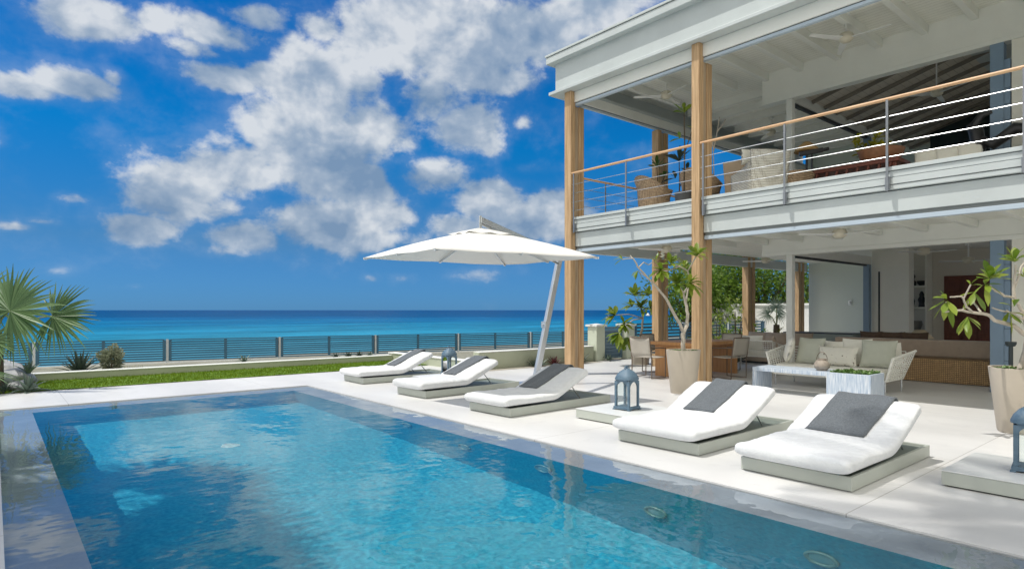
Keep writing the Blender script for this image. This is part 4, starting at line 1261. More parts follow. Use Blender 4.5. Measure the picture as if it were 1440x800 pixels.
# woven loveseat farther back, seen from behind
ls = thing('rope_loveseat', 'white open weave loveseat seen from behind next to the slim column', 'sofa', (13.42, 7.5, 0))
f = lambda a, b: Vector((-.06 * b, -.62 + 1.24 * a + .04 * (a - .5) * b, .34 + .36 * b))
woven(f, 24, 8, .0045).build('woven_back', ropem, ls)
for s in (-1, 1):
    f2_ = lambda a, b, s=s: Vector((.66 * a - .06 * b, s * (.62 + .02 * b), .34 + (.36 - .14 * a) * b))
    woven(f2_, 12, 9, .005).build('woven_arm', ropem, ls)
mb = MB(); mb.tube([f(0, 0), f(0, 1), f(1, 1), f(1, 0), f(0, 0)], .018, 8); mb.tube([(0, -.62, .34), (.66, -.62, .34), (.66, .62, .34), (0, .62, .34)], .018, 8); mb.build('frame', ropem, ls, smooth=True)
mb = MB(); mb.box(.03, .66, -.58, .58, .35, .47); mb.build('seat_cushion', cushm, ls, bevel=.04)
for (x, y) in ((.04, -.5), (.04, .5), (.6, -.5), (.6, .5)):
    mb = MB(); mb.tube([(x, y, 0), (x, y, .34)], .014, 8); mb.build('leg', ropem, ls, smooth=True)
cushion((13.60, 7.62, .47), .92, .36, .16, R(180), R(14), cushm, 'wide pale cushion inside the open weave loveseat')
cushion((13.64, 6.98, .47), .36, .36, .15, R(150), R(14), taupem, 'small taupe cushion beside the slim white column')

# slab bench with planter box
cb = thing('planter_bench', 'whitewashed slab coffee table ending in a planter box of succulents', 'table', (10.0, 3.62, 0))
mb = MB(); mb.box(0, .54, .642, 1.87, .365, .43); mb.build('tabletop', washm, cb, bevel=.004)
mb = MB(); mb.box(0, .54, 1.80, 1.87, 0, .363); mb.build('slab_leg', washm, cb, bevel=.004)
mb = MB(); mb.box(0, .54, 0, .05, 0, .43); mb.box(0, .54, .59, .64, 0, .43); mb.box(0, .05, .05, .59, 0, .43); mb.box(.49, .54, .05, .59, 0, .43); mb.build('planter_box', washm, cb, bevel=.003)
mb = MB(); mb.box(.05, .49, .05, .59, .3, .405); mb.build('soil', soilm, cb)
j = thing('clay_jar', 'round clay jar with wire handle standing on the whitewashed table', 'jar', (10.22, 4.42, .431))
mb = MB(); mb.lathe([(.001, 0), (.07, 0), (.115, .05), (.12, .10), (.085, .155), (.065, .165), (.07, .19), (.055, .19), (.05, .16), (.001, .12)], n=24); mb.build('body', jarm, j, smooth=True)
mb = MB(); mb.tube([(0, .085 * math.cos(PI * i / 14), .165 + .13 * math.sin(PI * i / 14)) for i in range(15)], .005, 6); mb.build('wire_handle', chairframe, j, smooth=True)

# wicker storage sofa inside, brown cushions, side things
ws = thing('wicker_sofa', 'long honey wicker based sofa with a taupe upholstered back', 'sofa', (13.95, 3.0, 0))
mb = MB(); mb.box(0, .6, 0, 2.5, .012, .455); mb.build('wicker_base', wickerm, ws, bevel=.012)
mb = MB(); mb.box(.56, .80, .0, 3.0, .457, .80); mb.build('upholstered_back', taupem, ws, bevel=.03)
mb = MB(); mb.box(.80, 1.7, .0, 3.0, .05, .42); mb.build('seat', taupem, ws, bevel=.03)
for i, (y, lb) in enumerate(((5.35, 'leftmost dark brown cushion showing above the rope sofa'), (4.95, 'middle dark brown cushion showing above the rope sofa'), (4.55, 'right dark brown cushion showing above the rope sofa'))):
    cushion((14.95, y, .43), .5, .52, .2, R(170 + 12 * i), R(12), brownc, lb, group='dark brown cushions on the inner sofa')
# far taupe cushions and the stone tub beyond the column
ds = thing('outdoor_daybed', 'low taupe daybed piled with cushions beyond the slim column', 'daybed', (15.4, 7.0, 0))
mb = MB(); mb.box(0, 1.0, 0, 1.9, .05, .42); mb.build('mattress', taupem, ds, bevel=.05)
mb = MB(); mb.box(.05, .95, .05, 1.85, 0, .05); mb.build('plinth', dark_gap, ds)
for i, (x, y, lb) in enumerate(((15.7, 8.5, 'taupe cushion by the fan palm at the left of the daybed'), (15.65, 7.95, 'plump taupe cushion just left of the slim column'), (15.7, 7.35, 'plump taupe cushion just right of the slim column'))):
    cushion((x, y, .41), .62, .44, .24, R(8 * i), R(22), taupem, lb, group='taupe cushions on the daybed')
tb = thing('stone_tub', 'grey green flared stone tub with dark rim against the pale wall', 'tub', (17.6, 7.6, 0))
mb = MB(); mb.prism([(-.62, 0), (.62, 0), (.98, .76), (-.98, .76)], 0, -.42, .42); mb.build('body', greystone, tb, bevel=.02)
mb = MB(); mb.box(-.40, .40, -.92, .92, .762, .79); mb.build('dark_top', navy, tb, bevel=.006)
lp = thing('table_lamp', 'cream cone shaded table lamp at the end of the inner room', 'lamp', (16.6, 4.95, .0))
mb = MB(); mb.lathe([(.001, 0), (.22, 0), (.22, .02), (.03, .03), (.03, .56), (.25, .57), (.25, .6), (.001, .6)], n=20); mb.build('side_table', bowlwood, lp, smooth=True)
mb = MB(); mb.lathe([(.001, .6), (.09, .6), (.07, .66), (.02, .70), (.02, .84), (.001, .84)], n=16); mb.build('lamp_base', blackm, lp, smooth=True)
mb = MB(); mb.lathe([(.28, .74), (.10, .94)], n=24, cap=False); mb.build('lamp_shade', shadem, lp, smooth=True, solid=.006)
# ornaments in the niche
def ornament(name, prof, loc, m, label, cat, sq=2):
    a = MB(); a.lathe(prof, n=18, sq=sq); o = a.build(name, m, None, smooth=True, loc=loc); return tag(o, label, cat, 'ornaments on the niche shelves')
ornament('figurine', [(.001, 0), (.10, 0), (.11, .10), (.06, .17), (.09, .25), (.05, .33), (.06, .40), (.001, .46)], (18.75, 5.78, 2.041), blackm, 'black figurine on the top niche shelf', 'figurine')
ornament('bowl', [(.001, 0), (.05, 0), (.10, .06), (.12, .13), (.001, .11)], (18.72, 5.54, 2.041), blackm, 'small dark bowl beside the black figurine on the top shelf', 'bowl')
ornament('vase', [(.001, 0), (.07, 0), (.10, .16), (.05, .30), (.07, .38), (.001, .38)], (18.75, 5.80, 1.481), blackm, 'dark vase at the left of the middle niche shelf', 'vase')
ornament('statuette', [(.001, 0), (.08, 0), (.06, .10), (.09, .2), (.05, .28), (.06, .33), (.03, .4), (.001, .42)], (18.75, 5.55, 1.481), blackm, 'dark statuette at the right of the middle niche shelf', 'figurine')
ornament('plant_pot', [(.001, 0), (.10, 0), (.15, .14), (.13, .24), (.11, .24), (.001, .2)], (18.75, 5.68, .881), mat('ash_pot', (.26, .24, .21), .8, .1, 10), 'ash grey plant pot on the lowest niche shelf', 'pot')

# right edge: pedestal and wooden bowl by the wall
pdl = thing('bollard_light', 'slim dark bollard light standing by the right planter', 'lamp', (11.6, 2.28, 0))
mb = MB(); mb.lathe([(.001, 0), (.07, 0), (.07, .015), (.028, .02), (.028, .86), (.001, .86)], n=14); mb.build('stem', mat('bollard_dark', (.03, .045, .05), .5), pdl, smooth=True)
mb = MB(); mb.lathe([(.001, .862), (.05, .862), (.07, .90), (.07, .93), (.001, .93)], n=16); mb.build('head', mat('bollard_dark', (.03, .045, .05), .5), pdl, smooth=True)
st = thing('wooden_stool', 'orange brown wooden stool behind the right planter', 'stool', (11.1, 1.95, 0))
mb = MB(); mb.lathe([(.001, .52), (.2, .52), (.21, .56), (.2, .60), (.001, .6)], n=20); mb.build('seat', tablewood, st, smooth=True)
for k in range(3):
    a = 2 * PI * k / 3; mb = MB(); mb.tube([(.13 * math.cos(a), .13 * math.sin(a), .53), (.18 * math.cos(a), .18 * math.sin(a), 0)], .018, 8); mb.build('leg', tablewood, st, smooth=True)

# ------------------------------------------------------------------ balcony furniture
def tub_chair(loc, rz, m, label, tall=.92, low=.58, w=.38, cush=True, cm=None, flare=.06):
    """curved wicker chair opening towards local +x"""
    t = thing('wicker_chair', label, 'armchair', loc, rz, 'wicker armchairs on the balcony')
    a = MB()
    def fn(u, v):
        an = PI + (u - .5) * R(250)
        h = low + (tall - low) * max(0, math.cos((u - .5) * PI * 1.15)) ** 1.3
        z = .10 + (h - .10) * v
        r = w * (.86 + .14 * v) + flare * max(0, v - .75) * 4
        return (r * math.cos(an), r * 1.02 * math.sin(an), z)
    a.grid(fn, 32, 14); sh = a.build('shell', m, t, smooth=True, solid=.045)
    b = MB(); b.tube([fn(i / 32, 1) for i in range(33)], .03, 8); b.build('rolled_rim', m, sh, smooth=True)
    b = MB(); b.lathe([(.001, 0), (w * .72, 0), (w * .84, .12), (w * .82, .36), (.001, .36)], n=24); b.build('seat_base', m, t, smooth=True)
    if cush:
        b = MB(); b.lathe([(.001, .362), (w * .74, .365), (w * .80, .41), (w * .74, .46), (.001, .475)], n=24, sq=3); b.build('seat_cushion', cm or cushm, t, smooth=True)
    return t


tub_chair((11.0, 8.30, FL2), R(-25), wicker2, 'brown wicker armchair with curled back nearest the balcony corner', .93, .60, .36, flare=.04)
tub_chair((11.3, 7.35, FL2), R(-5), wicker2, 'brown wicker armchair just left of the front post on the balcony', .95, .66, .37, flare=.03)
tub_chair((11.5, 5.62, FL2), R(70), wicker2, 'low brown armchair with cream cushion right of the tall white chair', .60, .48, .38)
# tall back chair, smooth beige, and the tall white wicker chair
def tall_chair(loc, rz, m, label, w=.62, h=1.0, cm=None, wings=True):
    t = thing('high_back_chair', label, 'armchair', loc, rz, 'high backed chairs on the balcony')
    a = MB(); a.grid(lambda u, v: (-.34 - .09 * v - .06 * (1 - (2 * u - 1) ** 2), (u - .5) * w * (1 + .18 * v), .10 + (h - .10) * v), 16, 16); a.build('backrest', m, t, smooth=True, solid=.05)
    for s in (-1, 1):
        a = MB(); a.grid(lambda u, v, s=s: (-.36 + .64 * u, s * (w / 2 + .02 * v), .10 + (.52 + .14 * (1 - u) ** 2) * v), 8, 8); a.build('side_panel', m, t, smooth=True, solid=.05)
    a = MB(); a.box(-.34, .28, -w / 2 + .04, w / 2 - .04, .1, .34); a.build('seat_base', m, t, bevel=.02)
    a = MB(); a.box(-.30, .30, -w / 2 + .05, w / 2 - .05, .342, .46); a.build('seat_cushion', cm or cushm, t, bevel=.04)
    return t


tall_chair((11.75, 6.62, FL2), R(25), mat('beige_leather', (.40, .31, .22), .7, .06, 6), 'smooth beige high backed chair just right of the front post', .62, 1.02)
tall_chair((10.95, 5.92, FL2), R(60), wicker3, 'tall white wicker chair with a white pillow on the balcony', .66, .95)
cushion((10.95, 6.08, FL2 + .80), .34, .30, .12, R(60), R(-6), cushm, 'white pillow poking over the top of the tall white wicker chair')
cushion((11.2, 5.75, FL2 + .47), .36, .30, .14, R(30), R(20), cushm, 'white pillow on the seat of the tall white wicker chair')

# slatted red wood daybed with bowl, lamp and brass telescope near the upper column
db = thing('slatted_bench', 'dark red slatted wooden bench along the upper room opening', 'bench', (12.0, 3.9, FL2))
mb = MB(); mb.box(0, .6, 0, 1.65, .66, .73); mb.build('top', darkwood, db, bevel=.008)
for y in (.05, 1.54):
    for x in (.04, .50): mb = MB(); mb.box(x, x + .06, y, y + .06, 0, .658); mb.build('leg', darkwood, db, bevel=.005)
mb = MB()
for k in range(8): mb.bar((0.02, .25 + k * .18, .12), (.02, .12 + k * .18, .65), .03, .045, up=(1, 0, 0))
mb.bar((.02, .08, .12), (.02, 1.6, .12), .04, .05, up=(1, 0, 0))
mb.build('slatted_front', darkwood, db)
bw = thing('wooden_bowl', 'large rough wooden bowl on the red slatted bench', 'bowl', (12.3, 4.28, FL2 + .731))
mb = MB(); mb.lathe([(.001, 0), (.22, 0), (.34, .10), (.38, .22), (.35, .22), (.30, .12), (.001, .06)], n=24); mb.build('bowl', bowlwood, bw, smooth=True)
ul = thing('table_lamp', 'amber shaded lamp near the upper slim column', 'lamp', (12.75, 5.82, FL2))
mb = MB(); mb.lathe([(.001, 0), (.2, 0), (.2, .03), (.025, .04), (.02, 1.32), (.001, 1.32)], n=16); mb.build('lamp_base', blackm, ul, smooth=True)
mb = MB(); mb.lathe([(.24, 1.30), (.21, 1.36), (.06, 1.50)], n=24, cap=False); mb.build('lamp_shade', shadeo, ul, smooth=True, solid=.006)
tl = thing('telescope', 'small black telescope on a tripod beside the amber lamp', 'telescope', (12.5, 5.6, FL2))
mb = MB(); mb.bar((-.16, .18, .93), (.12, -.16, .98), .07, .07); mb.bar((.12, -.16, .98), (.2, -.24, 1.0), .05, .05); mb.build('tube', blackm, tl, bevel=.01)
tl.scale = (1.0, 1.0, 1.27)
mb = MB(); mb.tube([(0, 0, .92), (0, 0, .5)], .02, 8); mb.build('column', blackm, tl)
for k in range(3):
    a = 2 * PI * k / 3 + .4; mb = MB(); mb.tube([(0, 0, .55), (.25 * math.cos(a), .25 * math.sin(a), 0)], .014, 6); mb.build('leg', blackm, tl)
sf = thing('upper_sofa', 'pale sofa at the opening of the dark upper room', 'sofa', (12.0, 2.75, FL2))
mb = MB(); mb.box(0, .7, 0, 1.05, .05, .43); mb.build('seat', cushm, sf, bevel=.05)
mb = MB(); mb.box(.7, .9, 0, 1.05, .05, .66); mb.build('backrest', cushm, sf, bevel=.05)
for y, lb in ((3.62, 'left pale cushion in the dark upper room'), (3.30, 'middle pale cushion in the dark upper room'), (2.98, 'right pale cushion in the dark upper room')):
    cushion((12.42, y, FL2 + .44), .36, .44, .14, R(8), R(14), cushm, lb, group='pale cushions in the upper room')
# dark sculpture at the right
scu = thing('bronze_sculpture', 'dark abstract bronze sculpture of a leaping form by the blue pillar upstairs', 'sculpture', (12.55, 2.55, FL2))
mb = MB()
mb.tube([(0, .42, 0), (0, .40, .35), (.02, .34, .75), (.02, .38, 1.05), (0, .48, 1.18)], [.06, .06, .10, .11, .04], 10)
mb.tube([(.02, .36, .95), (.0, .15, .78), (0, -.15, .98), (0, -.42, .92), (0, -.5, .5), (0, -.5, 0)], [.06, .09, .10, .09, .06, .05], 10)
mb.tube([(0, .42, 1.12), (0, .30, 1.30), (0, .16, 1.32)], [.07, .06, .03], 8)
mb.build('figure', blackm, scu, smooth=True)
mb = MB(); mb.box(-.2, .2, -.62, .55, -.0, .03); mb.build('plinth', blackm, scu)
ob = thing('cabinet', 'grey upright cabinet at the right edge of the balcony', 'cabinet', (12.3, 1.72, FL2))
mb = MB(); mb.box(0, .5, -.5, .12, 0, 1.32); mb.build('body', mat('cabinet_grey', (.40, .42, .43), .5), ob, bevel=.01)
mb = MB(); mb.box(-.35, .55, -.6, .35, 1.33, 1.48); mb.build('dark_top', blackm, ob, bevel=.01)

# boat far out
bt = thing('motor_boat', 'tiny white motor boat far out on the sea', 'boat', (388, 299, -3.0), R(30))
mb = MB(); mb.prism([(-4, .3), (-3.6, -.25), (3, -.25), (4.6, .9), (-4, .7)], 1, -1.1, 1.1); mb.build('hull', whitewall, bt, bevel=.1)
mb = MB(); mb.prism([(-1.6, .9), (1.6, .9), (.7, 2.0), (-1.4, 2.0)], 1, -.8, .8); mb.build('cabin', whitewall, bt, bevel=.08)

# ------------------------------------------------------------------ plants
frleaf = leaf_mat('frangipani_leaf', (0.10, 0.19, 0.015), (0.30, 0.36, 0.05), .35, .4)
treeleaf = leaf_mat('tree_leaf', (0.05, 0.12, 0.010), (0.17, 0.27, 0.03), .5, .45)
palmleaf = leaf_mat('palm_leaf', (0.055, 0.13, 0.05), (0.19, 0.31, 0.13), .42, .3)
cocoleaf = leaf_mat('coconut_leaf', (0.06, 0.12, 0.02), (0.12, 0.19, 0.04), .45, .3)
agaveleaf = leaf_mat('agave_leaf', (0.09, 0.14, 0.11), (0.20, 0.26, 0.21), .5, .1)
darkagave = leaf_mat('dark_agave_leaf', (0.030, 0.055, 0.045), (0.07, 0.10, 0.07), .5, .1)
succ = leaf_mat('succulent_leaf', (0.06, 0.14, 0.03), (0.16, 0.27, 0.07), .4, .2)
redleaf = leaf_mat('cordyline_leaf', (0.05, 0.015, 0.02), (0.12, 0.03, 0.03), .4, .2)
yelleaf = leaf_mat('croton_leaf', (0.20, 0.22, 0.02), (0.45, 0.40, 0.04), .4, .3)
petal = mat('white_petal', (0.85, 0.84, 0.76), .6, .02)
UP = Vector((0, 0, 1))


def frame_of(d):
    d = Vector(d).normalized(); s = d.cross(UP)
    if s.length < 1e-3: s = Vector((1, 0, 0))
    s.normalize(); return d, s, s.cross(d).normalized()


def leaf(m, base, d, L, W, droop=.3, roll=0.0, seg=5, fold=.25, shape='obovate'):
    d, s, n = frame_of(d)
    s2 = s * math.cos(roll) + n * math.sin(roll); n2 = n * math.cos(roll) - s * math.sin(roll)
    vs = []
    for i in range(seg + 1):
        t = i / seg
        if shape == 'obovate': w = W * math.sin(PI * min(1, t ** 1.5 * .97 + .03)) ** .8
        elif shape == 'lance': w = W * math.sin(PI * min(1, t ** .8)) ** .9
        else: w = W * (1 - t) ** .75 * (1 + .5 * math.sin(PI * t))
        p = Vector(base) + d * (L * t) - UP * (droop * L * t * t)
        vs += [p - s2 * (w / 2) + n2 * (fold * w / 2), p, p + s2 * (w / 2) + n2 * (fold * w / 2)]
    fs = []
    for i in range(seg):
        a = i * 3
        fs += [(a, a + 1, a + 4, a + 3), (a + 1, a + 2, a + 5, a + 4)]
    m.add(vs, fs)


def rosette(m, p, axis, n, L, W, r, spread=1.0):
    d, s, q = frame_of(axis)
    for k in range(n):
        a = 2.4 * k + r.uniform(-.2, .2); e = spread * (.45 + .8 * (k / n)) + r.uniform(-.15, .15)
        dirv = d * math.cos(e) + (s * math.cos(a) + q * math.sin(a)) * math.sin(e)
        leaf(m, Vector(p) - d * .02 * (k / n), dirv, L * r.uniform(.75, 1.1), W * r.uniform(.8, 1.1), r.uniform(.05, .4), r.uniform(-.4, .4))


def flower(m, p, r):
    for k in range(5):
        a = 2 * PI * k / 5
        leaf(m, p, (math.cos(a), math.sin(a), .5), .05, .035, .1, 0, 3)


def frangipani(name_label, base, branches, rosettes, flowers, r, group, Ls=.2, W=.075):
    t = thing('frangipani_tree', name_label, 'tree', base, 0, group)
    b = Vector(base)
    m = MB()
    for pts, r0, r1 in branches:
        P_ = [Vector(p) - b for p in pts]; Q = []
        for i in range(len(P_) - 1):
            for k in range(3): Q.append(P_[i].lerp(P_[i + 1], k / 3) + Vector((r.uniform(-1, 1), r.uniform(-1, 1), r.uniform(-1, 1))) * r0 * .25)
        Q.append(P_[-1]); Q[0] = P_[0]
        m.tube(Q, [r0 + (r1 - r0) * i / (len(Q) - 1) for i in range(len(Q))], 8)
    m.build('branches', barkm, t, smooth=True)
    m = MB()
    for p, ax, n, L in rosettes: rosette(m, Vector(p) - b, ax, n + (5 if n > 6 else 1), L * 1.28, L * .42, r)
    m.build('foliage', frleaf, t, smooth=True)
    if flowers:
        m = MB()
        for p in flowers:
            for k in range(4): flower(m, Vector(p) - b + Vector((r.uniform(-.05, .05), r.uniform(-.05, .05), r.uniform(-.04, .04))), r)
        m.build('blossom', petal, t)
    return t


def planter(loc, h, rt, rb, label):
    t = thing('tall_planter', label, 'planter', loc, R(20), 'tall taupe planters')
    a = MB(); a.lathe([(.001, 0), (rb, 0), (rb + .005, .01), (rt, h - .01), (rt, h), (rt - .03, h), (rt - .035, h - .05), (.001, h - .05)], n=36, sq=3.0); a.build('pot', potm, t, smooth=True)
    a = MB(); a.lathe([(.001, 0), (rt - .038, 0), (rt - .038, .012), (.001, .02)], c=(0, 0, h - .045), n=24, sq=3.0); a.build('soil', soilm, t)
    a = MB(); r = random.Random(int(h * 1000 + loc[0] * 10))
    for k in range(60):
        an = r.uniform(0, 2 * PI); rr = r.uniform(.1, 1) ** .5 * (rt - .05)
        rosette(a, (rr * math.cos(an), rr * math.sin(an), h - .035), (r.uniform(-.3, .3), r.uniform(-.3, .3), 1), 5, .055, .03, r)
    a.build('ground_cover', succ, t, smooth=True)


r1 = random.Random(11)
pc = pd(961, 552, 10.5); pc.z = 0
planter(tuple(pc), .73, .27, .195, 'tall taupe planter in front of the middle timber post')


def q7(x, y, t): return pd(780 + x * .275, 340 + y * .275, t)


D = 10.5
root = pc + Vector((0, 0, .68))
fork = q7(660, 462, D)
br = [([root, q7(656, 500, D), fork], .042, .034),
      ([fork, q7(640, 420, D - .05), q7(600, 350, D - .15), q7(562, 277, D - .2), q7(520, 228, D - .25), q7(470, 180, D - .3), q7(425, 125, D - .35), q7(400, 85, D - .35)], .030, .010),
      ([q7(400, 85, D - .35), q7(345, 90, D - .4)], .009, .007), ([q7(430, 130, D - .35), q7(455, 105, D - .2), q7(480, 118, D - .1), q7(520, 95, D)], .010, .006),
      ([q7(400, 85, D - .35), q7(385, 70, D - .3)], .009, .006), ([q7(470, 180, D - .3), q7(425, 150, D - .45)], .009, .006),
      ([fork, q7(676, 425, D + .05), q7(680, 370, D + .1), q7(672, 310, D + .12), q7(655, 255, D + .1)], .032, .022),
      ([q7(655, 255, D + .1), q7(640, 235, D), q7(628, 222, D - .1)], .018, .013), ([q7(662, 262, D + .1), q7(690, 215, D + .05)], .018, .013),
      ([q7(672, 310, D + .12), q7(690, 190, D + .3), q7(680, 150, D + .2), q7(712, 95, D + .1), q7(722, 78, D)], .016, .011),
      ([q7(680, 150, D + .2), q7(640, 125, D + .05), q7(600, 120, D - .1)], .014, .011), ([q7(640, 125, D + .05), q7(575, 150, D - .2), q7(545, 150, D - .25)], .013, .010)]
ro = [(q7(725, 70, D), -CF * .5 + UP, 11, .22), (q7(625, 215, D - .1), -CF * .8 + UP * .5, 12, .23), (q7(692, 210, D + .05), -CF * .6 + CR * .5, 10, .21), (q7(595, 112, D - .1), -CF * .6 + UP * .6, 10, .20),
      (q7(542, 145, D - .25), -CF * .7 - CR * .4, 9, .20), (q7(343, 88, D - .4), -CR * 1 + UP * .2, 3, .12), (q7(520, 92, D), UP, 4, .12), (q7(425, 150, D - .45), -UP - CR * .3, 3, .12), (q7(660, 130, D + .2), UP + CF, 7, .18)]
fl = [q7(545, 70, D - .1), q7(610, 80, D - .1), q7(765, 60, D)]
frangipani('large potted frangipani with bare pale limbs beside the middle timber post', tuple(root), br, ro, fl[:2], r1, 'potted frangipani trees')

# frangipani by the gate
p2 = Vector((12.86, 10.15, 0)); planter(tuple(p2), .72, .26, .2, 'taupe planter with a dark stemmed frangipani near the garden gate')
D = 16.0; root = p2 + Vector((0, 0, .68)); f0 = q7(450, 390, D)
br = [([root, q7(447, 440, D), f0, q7(440, 335, D)], .035, .02), ([f0, q7(400, 400, D - .3), q7(350, 440, D - .5), q7(325, 480, D - .6)], .018, .01), ([q7(440, 335, D), q7(410, 285, D)], .016, .01), ([q7(440, 335, D), q7(475, 290, D + .2)], .016, .01),
      ([f0, q7(380, 370, D - .2), q7(310, 375, D - .4)], .016, .01), ([q7(445, 350, D), q7(490, 340, D + .2)], .014, .01)]
ro = [(q7(410, 275, D), UP, 12, .30), (q7(440, 335, D), UP - CF, 11, .26), (q7(478, 275, D + .2), UP, 11, .28), (q7(490, 335, D + .2), CR, 10, .25), (q7(325, 470, D - .6), -UP - CR * .5, 10, .28), (q7(305, 375, D - .4), -CR + UP * .4, 11, .28), (q7(355, 420, D - .5), -CF, 10, .25),
      (q7(370, 490, D - .4), -UP, 9, .28), (q7(395, 330, D), UP - CR, 9, .24)]
frangipani('small flowering frangipani near the garden gate with white blossoms', tuple(root), br, ro, [q7(375, 270, D), q7(292, 352, D - .4), q7(300, 400, D - .4), q7(270, 385, D - .4)], r1, 'potted frangipani trees')

# frangipani in the planter cut by the right edge
p3 = pd(1434, 607, 7.12); p3.z = 0; planter(tuple(p3), .74, .285, .20, 'large taupe planter cut off by the right edge')
def q4(x, y, t): return pd(1300 + x / 8, 350 + y / 8, t)
D = 7.1; root = p3 + Vector((0, 0, .70)); k0 = q4(1160, 980, D)
br = [([root, q4(1150, 1150, D), k0], .036, .03), ([k0, q4(1000, 860, D - .05), q4(800, 800, D - .1), q4(720, 740, D - .12), q4(540, 712, D - .15), q4(350, 690, D - .2), q4(210, 705, D - .25)], .026, .010),
      ([q4(350, 690, D - .2), q4(270, 610, D - .25), q4(235, 600, D - .25)], .012, .009), ([q4(540, 712, D - .15), q4(470, 650, D - .2), q4(440, 560, D - .25), q4(420, 535, D - .25), q4(290, 540, D - .3)], .013, .008),
      ([q4(440, 560, D - .25), q4(520, 400, D - .3)], .010, .008), ([q4(640, 715, D - .13), q4(560, 610, D), q4(500, 590, D + .05), q4(470, 620, D + .1), q4(430, 690, D + .1)], .011, .007), ([q4(560, 610, D), q4(540, 580, D)], .011, .009),
      ([k0, q4(1110, 720, D + .1), q4(1010, 545, D + .1), q4(1005, 400, D + .1), q4(1025, 180, D + .05)], .022, .011), ([q4(1005, 545, D + .1), q4(900, 530, D), q4(800, 470, D - .1), q4(740, 420, D - .15), q4(690, 425, D - .15)], .014, .011),
      ([q4(1010, 440, D + .1), q4(1060, 310, D + .15), q4(1090, 200, D + .2), q4(1130, 150, D + .2)], .012, .009), ([q4(1110, 720, D + .1), q4(1000, 720, D), q4(880, 700, D - .1), q4(760, 660, D - .15)], .011, .007), ([q4(1120, 790, D), q4(1080, 780, D - .1), q4(920, 690, D - .1)], .012, .008)]
ro = [(q4(1010, 130, D + .05), UP - CR * .2, 8, .17), (q4(740, 330, D - .15), UP - CF * .5, 10, .19), (q4(690, 400, D - .15), -CF - UP * .3, 5, .15), (q4(250, 600, D - .25), -UP - CR * .4, 5, .17), (q4(245, 560, D - .25), -CR + UP * .3, 3, .13), (q4(560, 500, D), -UP * .8 - CR * .2, 3, .17),
      (q4(480, 780, D - .2), -UP, 5, .17), (q4(520, 400, D - .3), UP + CR * .3, 2, .10), (q4(960, 720, D - .1), -UP + CR, 5, .14), (q4(1010, 640, D), UP, 2, .14), (q4(1120, 300, D + .2), UP, 4, .12)]
frangipani('knobbly frangipani reaching left from the planter at the right edge', tuple(root), br, ro, None, r1, 'potted frangipani trees')

# succulents in the whitewashed planter box
m = MB()
for k in range(150):
    p = (rnd.uniform(10.04, 10.5), rnd.uniform(3.66, 4.22), .405)
    rosette(m, (p[0], p[1], p[2] + rnd.uniform(0, .03)), (rnd.uniform(-.3, .3), rnd.uniform(-.3, .3), 1), 6, .065, .032, rnd)
tag(m.build('succulents', succ, None, smooth=True), 'green succulents filling the whitewashed planter box', 'plant')

# fan palms
def fan_leaf(m, hub, axis, normal, Rad, span, nseg, r, droop=.12, w=.058):
    axis = Vector(axis).normalized(); normal = Vector(normal).normalized(); side = normal.cross(axis).normalized()
    for k in range(nseg):
        a = (k / (nseg - 1) - .5) * span + r.uniform(-.03, .03)
        d = (axis * math.cos(a) + side * math.sin(a) + normal * r.uniform(-.10, .06)).normalized()
        L = Rad * (1 - .18 * abs(a) / (span / 2)) * r.uniform(.82, 1.08); droop = r.uniform(.03, .3)
        t = normal.cross(d).normalized(); bend = normal * (.10 * L * (1 if k % 2 else -1) * .25)
        vs = []; N_ = 6
        for i in range(N_ + 1):
            f = i / N_
            ww = w * (f / .45 if f < .45 else (1 - f) / .55 * 1.0) * (Rad / .9) + .004
            p = Vector(hub) + d * (L * f) + normal * (-.10 * L * math.sin(PI * f * .5)) - UP * (droop * L * max(0, f - .45) ** 2 * 2.2)
            fold = normal * (ww * .35)
            vs += [p - t * ww / 2 + fold, p, p + t * ww / 2 + fold]
        m.add(vs, [q for i in range(N_) for q in ((i * 3, i * 3 + 1, i * 3 + 4, i * 3 + 3), (i * 3 + 1, i * 3 + 2, i * 3 + 5, i * 3 + 4))])


def fan_palm(loc, leaves, trunk_h, label, group=None, leafm=None, cat='palm'):
    t = thing('fan_palm', label, cat, loc, 0, group); b = Vector(loc)
    m = MB(); m.tube([(0, 0, 0), (.01, .01, trunk_h * .5), (0, 0, trunk_h)], [.12, .10, .09], 10); m.build('trunk', darkbark, t, smooth=True)
    for hub, ax, nr, Rad, span, ns in leaves:
        h = Vector(hub) - b
        m = MB(); fan_leaf(m, h, ax, nr, Rad, span, ns, r1); o = m.build('leaf', leafm or palmleaf, t)
        m = MB(); m.tube([Vector((0, 0, trunk_h - .05)), (Vector((0, 0, trunk_h)) + h) / 2 + UP * .05, h], [.018, .014, .010], 6); m.build('petiole', mat('petiole', (.28, .30, .12), .5), o, smooth=True)
    return t


